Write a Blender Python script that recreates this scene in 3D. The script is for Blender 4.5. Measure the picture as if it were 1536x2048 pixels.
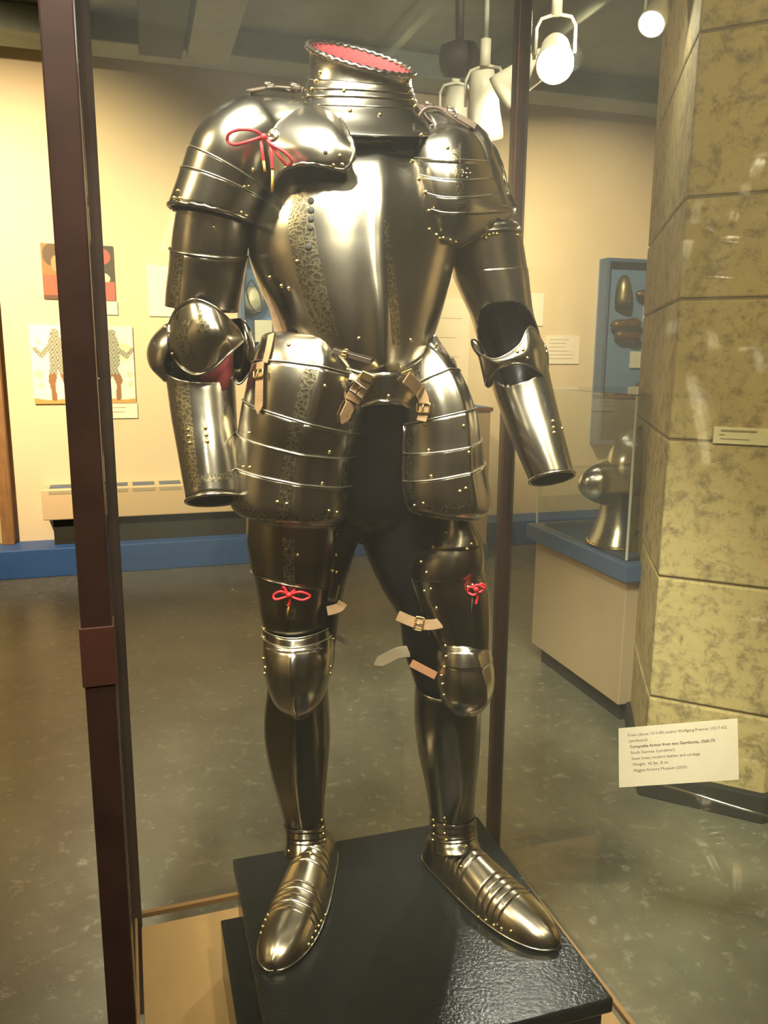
import bpy, bmesh, math, random
from mathutils import Vector as V, Matrix, Quaternion
from mathutils.bvhtree import BVHTree
random.seed(4)
for o in list(bpy.data.objects): bpy.data.objects.remove(o)
C = bpy.context.scene.collection
SC = bpy.context.scene
sin, cos, pi, rad = math.sin, math.cos, math.pi, math.radians

# ---------------------------------------------------------------- camera
FPX, H = 1600.0, 1.55
dn = V(((710-768)/FPX, -(9222-1024)/FPX, -1)).normalized(); up = -dn
fw = V((0, 0, -1)); yy = (fw-up*fw.dot(up)).normalized(); xx = yy.cross(up)
M3 = Matrix((xx, yy, up))                      # camera space -> world
O = V((0, 0, H))
cd = bpy.data.cameras.new('camera'); cam = bpy.data.objects.new('camera', cd); C.objects.link(cam)
cam.matrix_world = Matrix.Translation(O) @ M3.to_4x4()
cd.sensor_fit = 'VERTICAL'; cd.sensor_height = 36; cd.lens = 36*FPX/2048; cd.clip_start = 0.02
SC.camera = cam
def ray(x, y): return M3 @ V(((x-768)/FPX, -(y-1024)/FPX, -1))
def P(x, y, Y): r = ray(x, y); return O+r*(Y/r.y)
def onz(x, y, z): r = ray(x, y); return O+r*((z-H)/r.z)
A1 = rad(17.2); e1 = V((cos(A1), sin(A1), 0)); e2 = V((-sin(A1), cos(A1), 0)); ez = V((0, 0, 1))
def W(u, v, z): return e1*u+e2*v+ez*z          # room frame
def uv(p): return p.dot(e1), p.dot(e2)
VW = onz(0, 1140, 0).dot(e2)                    # distance of the back wall
def onwall(x, y, off=0): r = ray(x, y); return O+r*((VW-off)/r.dot(e2))

# ---------------------------------------------------------------- world, exposure, lights
w = bpy.data.worlds.new('world'); SC.world = w; w.use_nodes = True
w.node_tree.nodes['Background'].inputs[0].default_value = (0.9, 0.8, 0.6, 1)
w.node_tree.nodes['Background'].inputs[1].default_value = 0.02
SC.view_settings.view_transform = 'Standard'; SC.view_settings.look = 'None'
SC.view_settings.exposure = 1.35; SC.view_settings.gamma = 1; SC.view_settings.use_curve_mapping = False
def spot(name, loc, to, power, ang, col, r=0.05, blend=0.6):
    l = bpy.data.lights.new(name, 'SPOT'); l.energy = power; l.spot_size = rad(ang); l.spot_blend = blend
    l.color = col; l.shadow_soft_size = r
    o = bpy.data.objects.new(name, l); C.objects.link(o); o.location = loc
    o.rotation_euler = (V(to)-V(loc)).to_track_quat('-Z', 'Y').to_euler(); return o
WARM = (1, .78, .45); MID = (1, .88, .66); COOL = (1, .95, .84)
# wall washers on the back wall
spot('wall_spot', W(-1.55, 3.3, 3.35), onwall(60, 640), 560, 66, WARM, .06, .9)
spot('wall_spot', W(.2, 3.6, 3.35), onwall(640, 760), 130, 75, WARM, .06, 1)
spot('wall_spot', W(2.2, 3.9, 3.35), onwall(1150, 620), 210, 70, WARM, .06, 1)
# key lights on the suit
spot('key_spot', (-.38, .42, 3.35), (-.06, 1.42, 1.8), 680, 42, COOL, .34, .8)
spot('key_spot', (-.3, -1.2, 3.1), (0, 1.45, 1.0), 60, 36, MID, .08, .8)
spot('key_spot', (.75, -.2, 3.2), (.1, 1.45, 1.3), 90, 50, MID, .06, .5)
spot('key_spot', (-2.2, .6, 3.1), (-.1, 1.45, 1.5), 110, 44, WARM, .07, .5)
spot('key_spot', (2.2, 3.4, 3.1), (.2, 1.45, 1.4), 120, 40, WARM, .07, .5)
# pier and right hand case
spot('pier_spot', (1.0, -.6, 3.2), (1.4, 2.5, 1.5), 130, 62, (1, .8, .38), .06, .8)
spot('case_spot', W(2.0, 2.2, 3.2), W(1.95, 3.3, .9), 60, 50, COOL, .05, .8)
spot('room_spot', W(-2.2, -.8, 3.2), W(-2.2, -2.6, 1.4), 70, 60, WARM, .08, 1)
spot('room_spot', W(1.5, -.8, 3.2), W(1.5, -2.6, 1.4), 60, 60, WARM, .08, 1)
spot('room_spot', W(4.0, 1.2, 3.2), W(5.1, 1.4, 1.4), 110, 80, WARM, .08, 1)
spot('room_spot', W(-2.6, .8, 3.2), W(-4.1, .8, 1.4), 90, 70, WARM, .08, 1)

# ---------------------------------------------------------------- materials
def mat(name, col, rough=.5, metal=0, bump=0, bscale=40, var=0, vscale=6, col2=None, spec=.5, emit=0, stretch=None, coat=0):
    m = bpy.data.materials.new(name); m.use_nodes = True; t = m.node_tree; b = t.nodes['Principled BSDF']
    b.inputs['Base Color'].default_value = (*col, 1); b.inputs['Roughness'].default_value = rough
    b.inputs['Metallic'].default_value = metal; b.inputs['Specular IOR Level'].default_value = spec
    b.inputs['Coat Weight'].default_value = coat; b.inputs['Coat Roughness'].default_value = .08
    if emit:
        b.inputs['Emission Color'].default_value = (*col, 1); b.inputs['Emission Strength'].default_value = emit
    tc = t.nodes.new('ShaderNodeTexCoord'); src = tc.outputs['Object']
    if stretch:
        mp = t.nodes.new('ShaderNodeMapping'); mp.inputs['Scale'].default_value = stretch
        t.links.new(src, mp.inputs[0]); src = mp.outputs[0]
    if var or col2:
        n = t.nodes.new('ShaderNodeTexNoise'); n.inputs['Scale'].default_value = vscale; n.inputs['Detail'].default_value = 8
        n.inputs['Roughness'].default_value = .65; t.links.new(src, n.inputs[0])
        r = t.nodes.new('ShaderNodeValToRGB'); t.links.new(n.outputs[0], r.inputs[0])
        r.color_ramp.elements[0].position = .35; r.color_ramp.elements[1].position = .65
        c2 = col2 or tuple(c*(1-var) for c in col)
        r.color_ramp.elements[0].color = (*c2, 1); r.color_ramp.elements[1].color = (*col, 1)
        t.links.new(r.outputs[0], b.inputs['Base Color'])
    if bump:
        n = t.nodes.new('ShaderNodeTexNoise'); n.inputs['Scale'].default_value = bscale; n.inputs['Detail'].default_value = 5
        t.links.new(src, n.inputs[0]); bm = t.nodes.new('ShaderNodeBump'); bm.inputs['Strength'].default_value = bump
        bm.inputs['Distance'].default_value = .004
        t.links.new(n.outputs[0], bm.inputs['Height']); t.links.new(bm.outputs[0], b.inputs['Normal'])
    return m
def steel(name, col, rough, etched=False):
    m = mat(name, col, rough, 1, var=.16, vscale=5, bump=.03, bscale=12)
    [n for n in m.node_tree.nodes if n.type == 'VALTORGB'][0].color_ramp.elements[0].position = .2; [n for n in m.node_tree.nodes if n.type == 'VALTORGB'][0].color_ramp.elements[1].position = .8; t = m.node_tree; b = t.nodes['Principled BSDF']
    tc = t.nodes.new('ShaderNodeTexCoord'); n = t.nodes.new('ShaderNodeTexNoise'); n.inputs['Scale'].default_value = 9
    n.inputs['Detail'].default_value = 3; t.links.new(tc.outputs['Object'], n.inputs[0])
    mr = t.nodes.new('ShaderNodeMapRange'); mr.inputs[1].default_value = .3; mr.inputs[2].default_value = .7
    mr.inputs[3].default_value = rough*.88; mr.inputs[4].default_value = rough*1.15
    t.links.new(n.outputs[0], mr.inputs[0]); t.links.new(mr.outputs[0], b.inputs['Roughness'])
    if etched:
        nz = t.nodes.new('ShaderNodeTexNoise'); nz.inputs['Scale'].default_value = 35; t.links.new(tc.outputs['Object'], nz.inputs[0])
        mx = t.nodes.new('ShaderNodeMix'); mx.data_type = 'VECTOR'; mx.inputs[0].default_value = .03
        t.links.new(tc.outputs['Object'], mx.inputs[4]); t.links.new(nz.outputs['Color'], mx.inputs[5])
        v = t.nodes.new('ShaderNodeTexVoronoi'); v.feature = 'DISTANCE_TO_EDGE'; v.inputs['Scale'].default_value = 120
        t.links.new(mx.outputs[1], v.inputs['Vector'])
        r = t.nodes.new('ShaderNodeValToRGB'); t.links.new(v.outputs['Distance'], r.inputs[0])
        r.color_ramp.elements[0].position = .02; r.color_ramp.elements[0].color = (.38, .33, .22, 1)
        r.color_ramp.elements[1].position = .13; r.color_ramp.elements[1].color = (.17, .145, .10, 1)
        t.links.new(r.outputs[0], b.inputs['Base Color'])
        bm = t.nodes.new('ShaderNodeBump'); bm.inputs['Strength'].default_value = .5; bm.inputs['Distance'].default_value = .001; bm.invert = True
        t.links.new(v.outputs['Distance'], bm.inputs['Height']); t.links.new(bm.outputs[0], b.inputs['Normal'])
    return m
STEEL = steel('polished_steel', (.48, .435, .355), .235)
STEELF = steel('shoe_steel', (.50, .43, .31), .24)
STEELD = steel('shaded_steel', (.27, .235, .175), .23)  # same steel darkened; dark surroundings mirrored by the legs put into the colour
ETCH = steel('etched_steel', (.4, .34, .22), .33, True)
EDGEM = mat('edge_glint', (.85, .80, .68), .3, 1)  # pale metal stands in for light caught on the lame edges
INNER = mat('plate_inside', (.035, .03, .025), .75, .3, var=.4, vscale=20)  # dark rust metal, with the unlit interior also put into its colour
BRASS = mat('brass', (.85, .66, .25), .22, 1)
LEATHER = mat('tan_leather', (.25, .145, .065), .6, bump=.25, bscale=120, var=.25, vscale=25)
LEATHERD = mat('dark_leather', (.06, .038, .024), .6, bump=.25, bscale=120)
REDCORD = mat('red_cord', (.50, .010, .018), .55)
REDCLOTH = mat('red_lining', (.17, .014, .016), .85, bump=.3, bscale=200)
BLACKCLOTH = mat('black_hose', (.006, .005, .005), .3, bump=.05, bscale=200, spec=.25)
BLACKPAINT = mat('black_gloss_paint', (.010, .011, .010), .14, bump=.22, bscale=150, spec=.3)
TANBOARD = mat('tan_board', (.40, .24, .085), .55, var=.12, vscale=10)
POST = mat('bronze_post', (.052, .028, .021), .33, .3, var=.3, vscale=14)
POSTB = mat('brown_tape', (.060, .020, .012), .5, var=.2, vscale=14)
WALL = mat('wall_paint', (.74, .61, .43), .85, bump=.05, bscale=60, var=.05, vscale=1.2)
CEIL = mat('ceiling_hazed', (.25, .28, .25), .9, var=.3, vscale=2)  # pale glass haze put into the colour; the bare ceiling is darker
BLUE = mat('blue_paint', (.035, .11, .36), .5, var=.12, vscale=8)
BLUEG = mat('slate_blue_paint', (.07, .12, .24), .5)
BLUEL = mat('pale_blue_cloth', (.16, .27, .52), .8)
CASETAN = mat('case_tan_paint', (.50, .37, .22), .7, var=.06, vscale=4)
HEATER = mat('heater_enamel', (.66, .50, .33), .5)
DARK = mat('dark_recess', (.02, .018, .014), .8)
WHITE = mat('white_card', (.86, .80, .70), .7)
LAMPW = mat('lamp_enamel', (.72, .68, .55), .45)
WOOD = mat('brown_trim_wood', (.30, .15, .06), .5, var=.3, vscale=8, stretch=(6, 6, 1))
INK = mat('ink', (.09, .06, .05), .7)
CHROME = mat('bright_rod', (.8, .78, .72), .2, 1)
STONE = mat('pier_stone', (.60, .47, .20), .8, bump=1, bscale=30, col2=(.33, .24, .09), vscale=9)
# stone: add pitted dark veins
t = STONE.node_tree; b = t.nodes['Principled BSDF']
tc = t.nodes.new('ShaderNodeTexCoord'); n1 = t.nodes.new('ShaderNodeTexNoise'); n1.inputs['Scale'].default_value = 17; n1.inputs['Detail'].default_value = 10
n1.inputs['Distortion'].default_value = .25; n1.inputs['Roughness'].default_value = .75; t.links.new(tc.outputs['Object'], n1.inputs[0])
r1 = t.nodes.new('ShaderNodeValToRGB'); t.links.new(n1.outputs[0], r1.inputs[0])
r1.color_ramp.elements[0].position = .31; r1.color_ramp.elements[0].color = (.17, .13, .07, 1)
r1.color_ramp.elements[1].position = .52; r1.color_ramp.elements[1].color = (.47, .365, .16, 1)
er = r1.color_ramp.elements.new(.42); er.color = (.30, .225, .10, 1)
b.inputs['Base Color'].links and t.links.remove(b.inputs['Base Color'].links[0])
t.links.new(r1.outputs[0], b.inputs['Base Color'])
FLOOR = mat('vinyl_floor', (.17, .16, .11), .3, var=.4, vscale=2.2, bump=.04, bscale=8)
t = FLOOR.node_tree; b = t.nodes['Principled BSDF']; base = b.inputs['Base Color'].links[0].from_socket
tc = t.nodes.new('ShaderNodeTexCoord'); n1 = t.nodes.new('ShaderNodeTexNoise'); n1.inputs['Scale'].default_value = 19; n1.inputs['Detail'].default_value = 6
n1.inputs['Roughness'].default_value = .7; n1.inputs['Distortion'].default_value = .25; t.links.new(tc.outputs['Object'], n1.inputs[0])
r1 = t.nodes.new('ShaderNodeValToRGB'); t.links.new(n1.outputs[0], r1.inputs[0]); r1.color_ramp.elements[0].position = .56; r1.color_ramp.elements[1].position = .75
r1.color_ramp.elements[0].color = (0, 0, 0, 1); r1.color_ramp.elements[1].color = (.8, .8, .8, 1)
mx = t.nodes.new('ShaderNodeMix'); mx.data_type = 'RGBA'; mx.inputs[7].default_value = (.40, .38, .27, 1)
t.links.new(r1.outputs[0], mx.inputs[0]); t.links.new(base, mx.inputs[6]); t.links.new(mx.outputs[2], b.inputs['Base Color'])
def glass_mat(name, dust_haze, tint):
    m = bpy.data.materials.new(name); m.use_nodes = True; t = m.node_tree; t.nodes.clear()
    out = t.nodes.new('ShaderNodeOutputMaterial'); tr = t.nodes.new('ShaderNodeBsdfTransparent'); tr.inputs[0].default_value = (*tint, 1)
    gl = t.nodes.new('ShaderNodeBsdfGlossy'); gl.inputs['Roughness'].default_value = .01
    lw = t.nodes.new('ShaderNodeLayerWeight'); pw = t.nodes.new('ShaderNodeMath'); pw.operation = 'POWER'; pw.inputs[1].default_value = 5
    t.links.new(lw.outputs['Facing'], pw.inputs[0]); fr = t.nodes.new('ShaderNodeMath'); fr.operation = 'MULTIPLY_ADD'
    fr.inputs[1].default_value = .96; fr.inputs[2].default_value = .04; t.links.new(pw.outputs[0], fr.inputs[0])   # Schlick
    lw.inputs[0].default_value = .5
    df = t.nodes.new('ShaderNodeBsdfDiffuse'); df.inputs[0].default_value = (.85, .87, .82, 1)
    tl = t.nodes.new('ShaderNodeBsdfTranslucent'); tl.inputs[0].default_value = (.85, .87, .82, 1)
    md = t.nodes.new('ShaderNodeMixShader'); m1 = t.nodes.new('ShaderNodeMixShader'); m2 = t.nodes.new('ShaderNodeMixShader')
    tc = t.nodes.new('ShaderNodeTexCoord'); mp = t.nodes.new('ShaderNodeMapping'); mp.inputs['Scale'].default_value = (3, 3, 1)
    nz = t.nodes.new('ShaderNodeTexNoise'); nz.inputs['Scale'].default_value = 1.5; nz.inputs['Detail'].default_value = 5
    mr = t.nodes.new('ShaderNodeMapRange'); mr.inputs[1].default_value = .3; mr.inputs[2].default_value = .7
    mr.inputs[3].default_value = dust_haze*.6; mr.inputs[4].default_value = dust_haze*1.4  # dust film that also carries the pale veil over the glass
    L = t.links.new
    L(tc.outputs['Object'], mp.inputs[0]); L(mp.outputs[0], nz.inputs[0]); L(nz.outputs[0], mr.inputs[0])
    L(df.outputs[0], md.inputs[1]); L(tl.outputs[0], md.inputs[2])
    L(mr.outputs[0], m1.inputs[0]); L(tr.outputs[0], m1.inputs[1]); L(md.outputs[0], m1.inputs[2])
    L(fr.outputs[0], m2.inputs[0]); L(m1.outputs[0], m2.inputs[1]); L(gl.outputs[0], m2.inputs[2]); L(m2.outputs[0], out.inputs[0])
    return m
GLASS = glass_mat('case_glass', .014, (.97, .985, .97))
GLASS2 = glass_mat('vitrine_glass', .012, (.95, .97, .96))
BULB = mat('lamp_glow', (1, .93, .75), .4, emit=28)

# ---------------------------------------------------------------- object helpers
def tag(o, label=None, cat=None, group=None, kind=None):
    if label: o['label'] = label
    if cat: o['category'] = cat
    if group: o['group'] = group
    if kind: o['kind'] = kind
    return o
def empty(name, loc, label=None, cat=None, group=None, kind=None):
    o = bpy.data.objects.new(name, None); C.objects.link(o); o.location = loc; o.empty_display_size = .05
    return tag(o, label, cat, group, kind)
def adopt(o, parent):
    if parent is None: return o
    o.parent = parent
    if parent.type == 'EMPTY' and parent.parent is None: o.matrix_parent_inverse = Matrix.Translation(-parent.location)
    return o
def mesh(name, vs, fs, m, parent=None, smooth=True, solid=0, inner=None, outward=None, seg=None):
    me = bpy.data.meshes.new(name); me.from_pydata([tuple(v) for v in vs], [], fs); me.update()
    bm = bmesh.new(); bm.from_mesh(me); bmesh.ops.remove_doubles(bm, verts=bm.verts, dist=1e-6)
    if outward is not None:
        s = 0
        for f in bm.faces:
            c = f.calc_center_median(); s += f.normal.dot(outward(c))*f.calc_area()
        if s < 0: bmesh.ops.reverse_faces(bm, faces=bm.faces)
    bm.to_mesh(me); bm.free()
    for mm in (m if isinstance(m, (list, tuple)) else [m]): me.materials.append(mm)
    if inner: me.materials.append(inner)
    if smooth: me.polygons.foreach_set('use_smooth', [True]*len(me.polygons))
    o = bpy.data.objects.new(name, me); C.objects.link(o)
    if solid:
        md = o.modifiers.new('thick', 'SOLIDIFY'); md.thickness = solid; md.offset = -1
        if inner: md.material_offset = 1; md.material_offset_rim = 0
    return adopt(o, parent)
class MB:
    def __init__(s): s.v = []; s.f = []
    def box(s, c, a, b, d):                    # centre and three half-extent vectors
        c = V(c); i = len(s.v)
        for sx in (-1, 1):
            for sy in (-1, 1):
                for sz in (-1, 1): s.v.append(c+a*sx+b*sy+d*sz)
        s.f += [[i+k for k in q] for q in ((0, 1, 3, 2), (4, 6, 7, 5), (0, 4, 5, 1), (2, 3, 7, 6), (0, 2, 6, 4), (1, 5, 7, 3))]
        return s
    def wbox(s, u0, u1, v0, v1, z0, z1):
        return s.box(W((u0+u1)/2, (v0+v1)/2, (z0+z1)/2), e1*(u1-u0)/2, e2*(v1-v0)/2, ez*(z1-z0)/2)
    def prism(s, poly, z0, z1):
        i = len(s.v); n = len(poly)
        s.v += [V((p[0], p[1], z0)) for p in poly]+[V((p[0], p[1], z1)) for p in poly]
        s.f += [[i+k, i+(k+1) % n, i+n+(k+1) % n, i+n+k] for k in range(n)]+[[i+k for k in range(n)][::-1], [i+n+k for k in range(n)]]
        return s
    def lathe(s, prof, base, ax, n=24, cap=True):  # prof: (radius, distance along the axis)
        ax = ax.normalized(); a = ax.orthogonal().normalized(); b = ax.cross(a); i = len(s.v); m = len(prof)
        for r, h in prof:
            for k in range(n): t = 2*pi*k/n; s.v.append(V(base)+ax*h+(a*cos(t)+b*sin(t))*max(r, 1e-5))
        for j in range(m-1):
            for k in range(n): s.f.append([i+j*n+k, i+j*n+(k+1) % n, i+(j+1)*n+(k+1) % n, i+(j+1)*n+k])
        if cap: s.f += [[i+k for k in range(n)][::-1], [i+(m-1)*n+k for k in range(n)]]
        return s
    def tube(s, pts, r, n=8, rope=0, flat=None):
        pts = [V(p) for p in pts]; i = len(s.v); m = len(pts); a = None; L = 0
        for j, p in enumerate(pts):
            d = (pts[min(j+1, m-1)]-pts[max(j-1, 0)]).normalized()
            if a is None: a = d.orthogonal().normalized()
            a = (a-d*a.dot(d)).normalized(); b = d.cross(a)
            if j: L += (p-pts[j-1]).length
            for k in range(n):
                t = 2*pi*k/n; rr = r*(1+(.28*cos(2*t+L*rope) if rope else 0)); s.v.append(p+a*cos(t)*rr+b*sin(t)*rr)
        for j in range(m-1):
            for k in range(n): s.f.append([i+j*n+k, i+j*n+(k+1) % n, i+(j+1)*n+(k+1) % n, i+(j+1)*n+k])
        s.f += [[i+k for k in range(n)][::-1], [i+(m-1)*n+k for k in range(n)]]
        return s
    def build(s, name, m, parent=None, smooth=False, bevel=0):
        o = mesh(name, s.v, s.f, m, parent, smooth)
        bm = bmesh.new(); bm.from_mesh(o.data); bmesh.ops.recalc_face_normals(bm, faces=bm.faces); bm.to_mesh(o.data); bm.free()
        if bevel:
            b = o.modifiers.new('bevel', 'BEVEL'); b.width = bevel; b.segments = 2; b.limit_method = 'ANGLE'
        return o
def cr(pts, n):                                # Catmull-Rom resample of vectors / tuples
    pts = [V(p) for p in pts]; m = len(pts)-1; out = []
    for i in range(n):
        s = m*i/(n-1); k = min(int(s), m-1); f = s-k
        p0 = pts[max(k-1, 0)]; p1 = pts[k]; p2 = pts[k+1]; p3 = pts[min(k+2, m)]
        if k == 0: p0 = p1*2-p2
        if k == m-1: p3 = p2*2-p1
        out.append(.5*((2*p1)+(p2-p0)*f+(2*p0-5*p1+4*p2-p3)*f*f+(3*p1-p0-3*p2+p3)*f*f*f))
    return out
def add_text(s, p, right, upv, size, m, parent, bold=False):
    cu = bpy.data.curves.new('lettering', 'FONT'); cu.body = s; cu.size = size; cu.resolution_u = 2
    if bold: cu.offset = size*.02
    o = bpy.data.objects.new('lettering', cu); C.objects.link(o); bpy.context.view_layer.update()
    me = bpy.data.meshes.new_from_object(o.evaluated_get(bpy.context.evaluated_depsgraph_get())); bpy.data.objects.remove(o)
    right = right.normalized(); upv = upv.normalized()
    mw = Matrix((right, upv, right.cross(upv))).transposed().to_4x4(); mw.translation = p; me.transform(mw)
    me.materials.clear(); me.materials.append(m)
    o = bpy.data.objects.new('lettering', me); C.objects.link(o); return adopt(o, parent)

# ---------------------------------------------------------------- room shell
U0, U1, V0, HC = -3.6, 5.2, -2.8, 3.6
def struct(name, mb, m, **k): o = mb.build(name, m, **k); o['kind'] = 'structure'; return o
struct('floor', MB().wbox(U0-.2, U1+.2, V0-.2, VW+.2, -.12, 0), FLOOR)
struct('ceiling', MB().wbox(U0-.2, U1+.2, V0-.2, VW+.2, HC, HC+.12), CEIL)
struct('wall_back', MB().wbox(U0-.2, U1+.2, VW, VW+.15, 0, HC), WALL)
struct('wall_left', MB().wbox(U0-.15, U0, V0, VW, 0, HC), WALL)
struct('wall_right', MB().wbox(U1, U1+.15, V0, VW, 0, HC), WALL)
struct('wall_front', MB().wbox(U0-.2, U1+.2, V0-.15, V0, 0, HC), mat('hall_wall_darkened', (.20, .15, .10), .8))  # unseen wall, colour darkened to weaken its reflection in the glass
# low blue plinth along the back wall
PB = .30
struct('baseboard_back', MB().wbox(U0, U1, VW-PB, VW, 0, .205), BLUE, bevel=.006)
# ceiling beams
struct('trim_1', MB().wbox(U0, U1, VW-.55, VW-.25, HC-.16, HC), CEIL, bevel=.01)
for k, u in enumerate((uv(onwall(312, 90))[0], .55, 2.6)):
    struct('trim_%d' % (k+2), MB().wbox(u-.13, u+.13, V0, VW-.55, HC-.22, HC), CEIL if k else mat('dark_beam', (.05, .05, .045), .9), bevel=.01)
# brown door post on the far left
p = onwall(12, 1058, .02); uu = uv(p)[0]
struct('trim_5', MB().wbox(uu-.02, uu+.06, VW-.10, VW, .205, 2.4), WOOD, bevel=.004)
struct('door_1', MB().wbox(uu-.95, uu-.02, VW-.05, VW, .205, 2.3), mat('door_ochre', (.5, .42, .2), .6), bevel=.004)

# ---------------------------------------------------------------- prints, labels on the back wall
def wallrect(x0, y0, x1, y1, off=.01):
    a = onwall(x0, y0, off); b_ = onwall(x1, y1, off); return uv(a)[0], uv(b_)[0], b_.z, a.z
def card(name, x0, y0, x1, y1, m, label, cat, group=None, lines=0):
    u0, u1, z0, z1 = wallrect(x0, y0, x1, y1)
    r = empty(name, W((u0+u1)/2, VW, z0), label, cat, group)
    MB().wbox(u0, u1, VW-.012, VW-.001, z0, z1).build('panel', m, r, bevel=.001)
    for i in range(lines):
        z = z1-(z1-z0)*(i+1)/(lines+1.5); f = .1 + .0*i; g = random.uniform(.55, .88)
        MB().wbox(u0+(u1-u0)*f, u0+(u1-u0)*g, VW-.0135, VW-.012, z-.004, z+.002).build('text_line', mat('faint_ink', (.5, .42, .34), .8) if i == 0 and not bpy.data.materials.get('faint_ink') else bpy.data.materials['faint_ink'], r)
    return r
def print_panel(name, x0, y0, x1, y1, fn, label, cat, nx=110, ny=90):
    u0, u1, z0, z1 = wallrect(x0, y0, x1, y1)
    r = empty(name, W((u0+u1)/2, VW, z0), label, cat)
    MB().wbox(u0, u1, VW-.014, VW-.001, z0, z1).build('backing_board', WHITE, r)
    vs = [W(u0+(u1-u0)*i/nx, VW-.0155, z1+(z0-z1)*j/ny) for j in range(ny+1) for i in range(nx+1)]
    fs = [[j*(nx+1)+i, (j+1)*(nx+1)+i, (j+1)*(nx+1)+i+1, j*(nx+1)+i+1] for j in range(ny) for i in range(nx)]
    me = bpy.data.meshes.new('printed_sheet'); me.from_pydata([tuple(v) for v in vs], [], fs)
    ca = me.color_attributes.new('print', 'FLOAT_COLOR', 'POINT')
    for j in range(ny+1):
        for i in range(nx+1): ca.data[j*(nx+1)+i].color = (*fn(i/nx, j/ny), 1)
    m = bpy.data.materials.new('printed_'+name); m.use_nodes = True; t = m.node_tree; at = t.nodes.new('ShaderNodeVertexColor'); at.layer_name = 'print'
    t.links.new(at.outputs[0], t.nodes['Principled BSDF'].inputs['Base Color']); t.nodes['Principled BSDF'].inputs['Roughness'].default_value = .6
    me.materials.append(m); o = bpy.data.objects.new('printed_sheet', me); C.objects.link(o); adopt(o, r); return r
def ell(x, y, cx, cy, rx, ry): return ((x-cx)/rx)**2+((y-cy)/ry)**2 < 1
def portrait(x, y):
    c = (.06, .05, .035)
    if x < .42: c = (.28, .15, .05)
    if ell(x, y, .14, .20, .12, .2): c = (.10, .06, .03)
    if ell(x, y, .20, .36, .07, .15): c = (.42, .24, .10)
    if y > .56 and x < .44: c = (.62, .10, .05)
    if ell(x, y, .80, .20, .16, .16): c = (.62, .10, .08)
    if ell(x, y, .73, .36, .09, .20): c = (.85, .62, .42)
    if ell(x, y, .74, .60, .20, .13): c = (.88, .68, .50)
    if y > .66 and x > .42: c = (.52, .12, .10)
    if ell(x, y, .72, .64, .10, .10): c = (.88, .68, .50)
    if ell(x, y, .60, .93, .10, .06): c = (.85, .62, .42)
    if y > .93 and x < .42: c = (.12, .05, .03)
    return c
def seg(x, y, ax, ay, bx, by, r):
    dx, dy = bx-ax, by-ay; t = max(0, min(1, ((x-ax)*dx+(y-ay)*dy)/(dx*dx+dy*dy))); return math.hypot(x-ax-dx*t, (y-ay-dy*t)*.75) < r
def figures(x, y):
    c = (.90, .86, .76)
    if y > .92+.03*sin(x*9): c = (.60, .33, .10)
    def man(cx, s, fl):
        q = [(0, .1, 0, .14, .045), (0, .2, .0, .45, .065), (-.03, .22, -.14*fl, .38, .026), (-.14*fl, .38, -.20*fl, .30, .022),
             (.03, .22, .12*fl, .40, .026), (-.02, .48, -.05*fl, .70, .04), (-.05*fl, .70, -.04*fl, .93, .026), (.03, .48, .09*fl, .70, .04), (.09*fl, .70, .15*fl, .93, .026)]
        for k, (a, b_, c_, d, r) in enumerate(q):
            if seg(x, y, cx+a, b_, cx+c_, d, r):
                return (.30, .14, .06) if k > 4 and y > .62 else ((.42, .42, .34) if (int(y*60)+int(x*90)) % 3 else (.12, .12, .09))
    r = man(.235, 1, 1) or man(.79, 1, -1)
    if ell(x, y, .88, .33, .11, .12) and not r: r = (.70, .66, .45)
    if not r:
        for (cx, cy, s) in ((.07, .20, .025), (.06, .62, .045), (.07, .76, .03), (.955, .62, .03), (.955, .75, .03)):
            if ell(x, y, cx, cy, s, s*1.4) and (int(x*130)+int(y*110)) % 3: r = (.55, .52, .36)
    return r or c
print_panel('portrait_print', 80, 486, 231, 601, portrait, 'colour print of two half-length figures in red on dark ground, one in a red hat', 'print')
print_panel('armour_print', 58, 650, 272, 806, figures, 'white print of two men in half armour standing on brown ground', 'print')
card('wall_label', 212, 806, 276, 836, WHITE, 'small white caption card under the print of two armoured men', 'label', None, 2)
card('wall_label', 192, 602, 236, 630, WHITE, 'small white caption card under the portrait print with the red hat', 'label', None, 0)
card('wall_notice', 294, 530, 380, 634, WHITE, 'plain white notice on the wall behind the left upper arm', 'notice')
card('wall_label', 1092, 671, 1157, 728, WHITE, 'pale text card on the wall between the elbow and the wall case', 'label', None, 6)
card('wall_notice', 1058, 586, 1085, 652, WHITE, 'narrow pale notice on the wall beside the bent right hand elbow', 'notice', None, 0)
card('wall_notice', 866, 596, 936, 770, mat('pale_panel', (.82, .72, .56), .7), 'tall pale panel on the wall seen between torso and arm', 'notice', None, 3)

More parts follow.
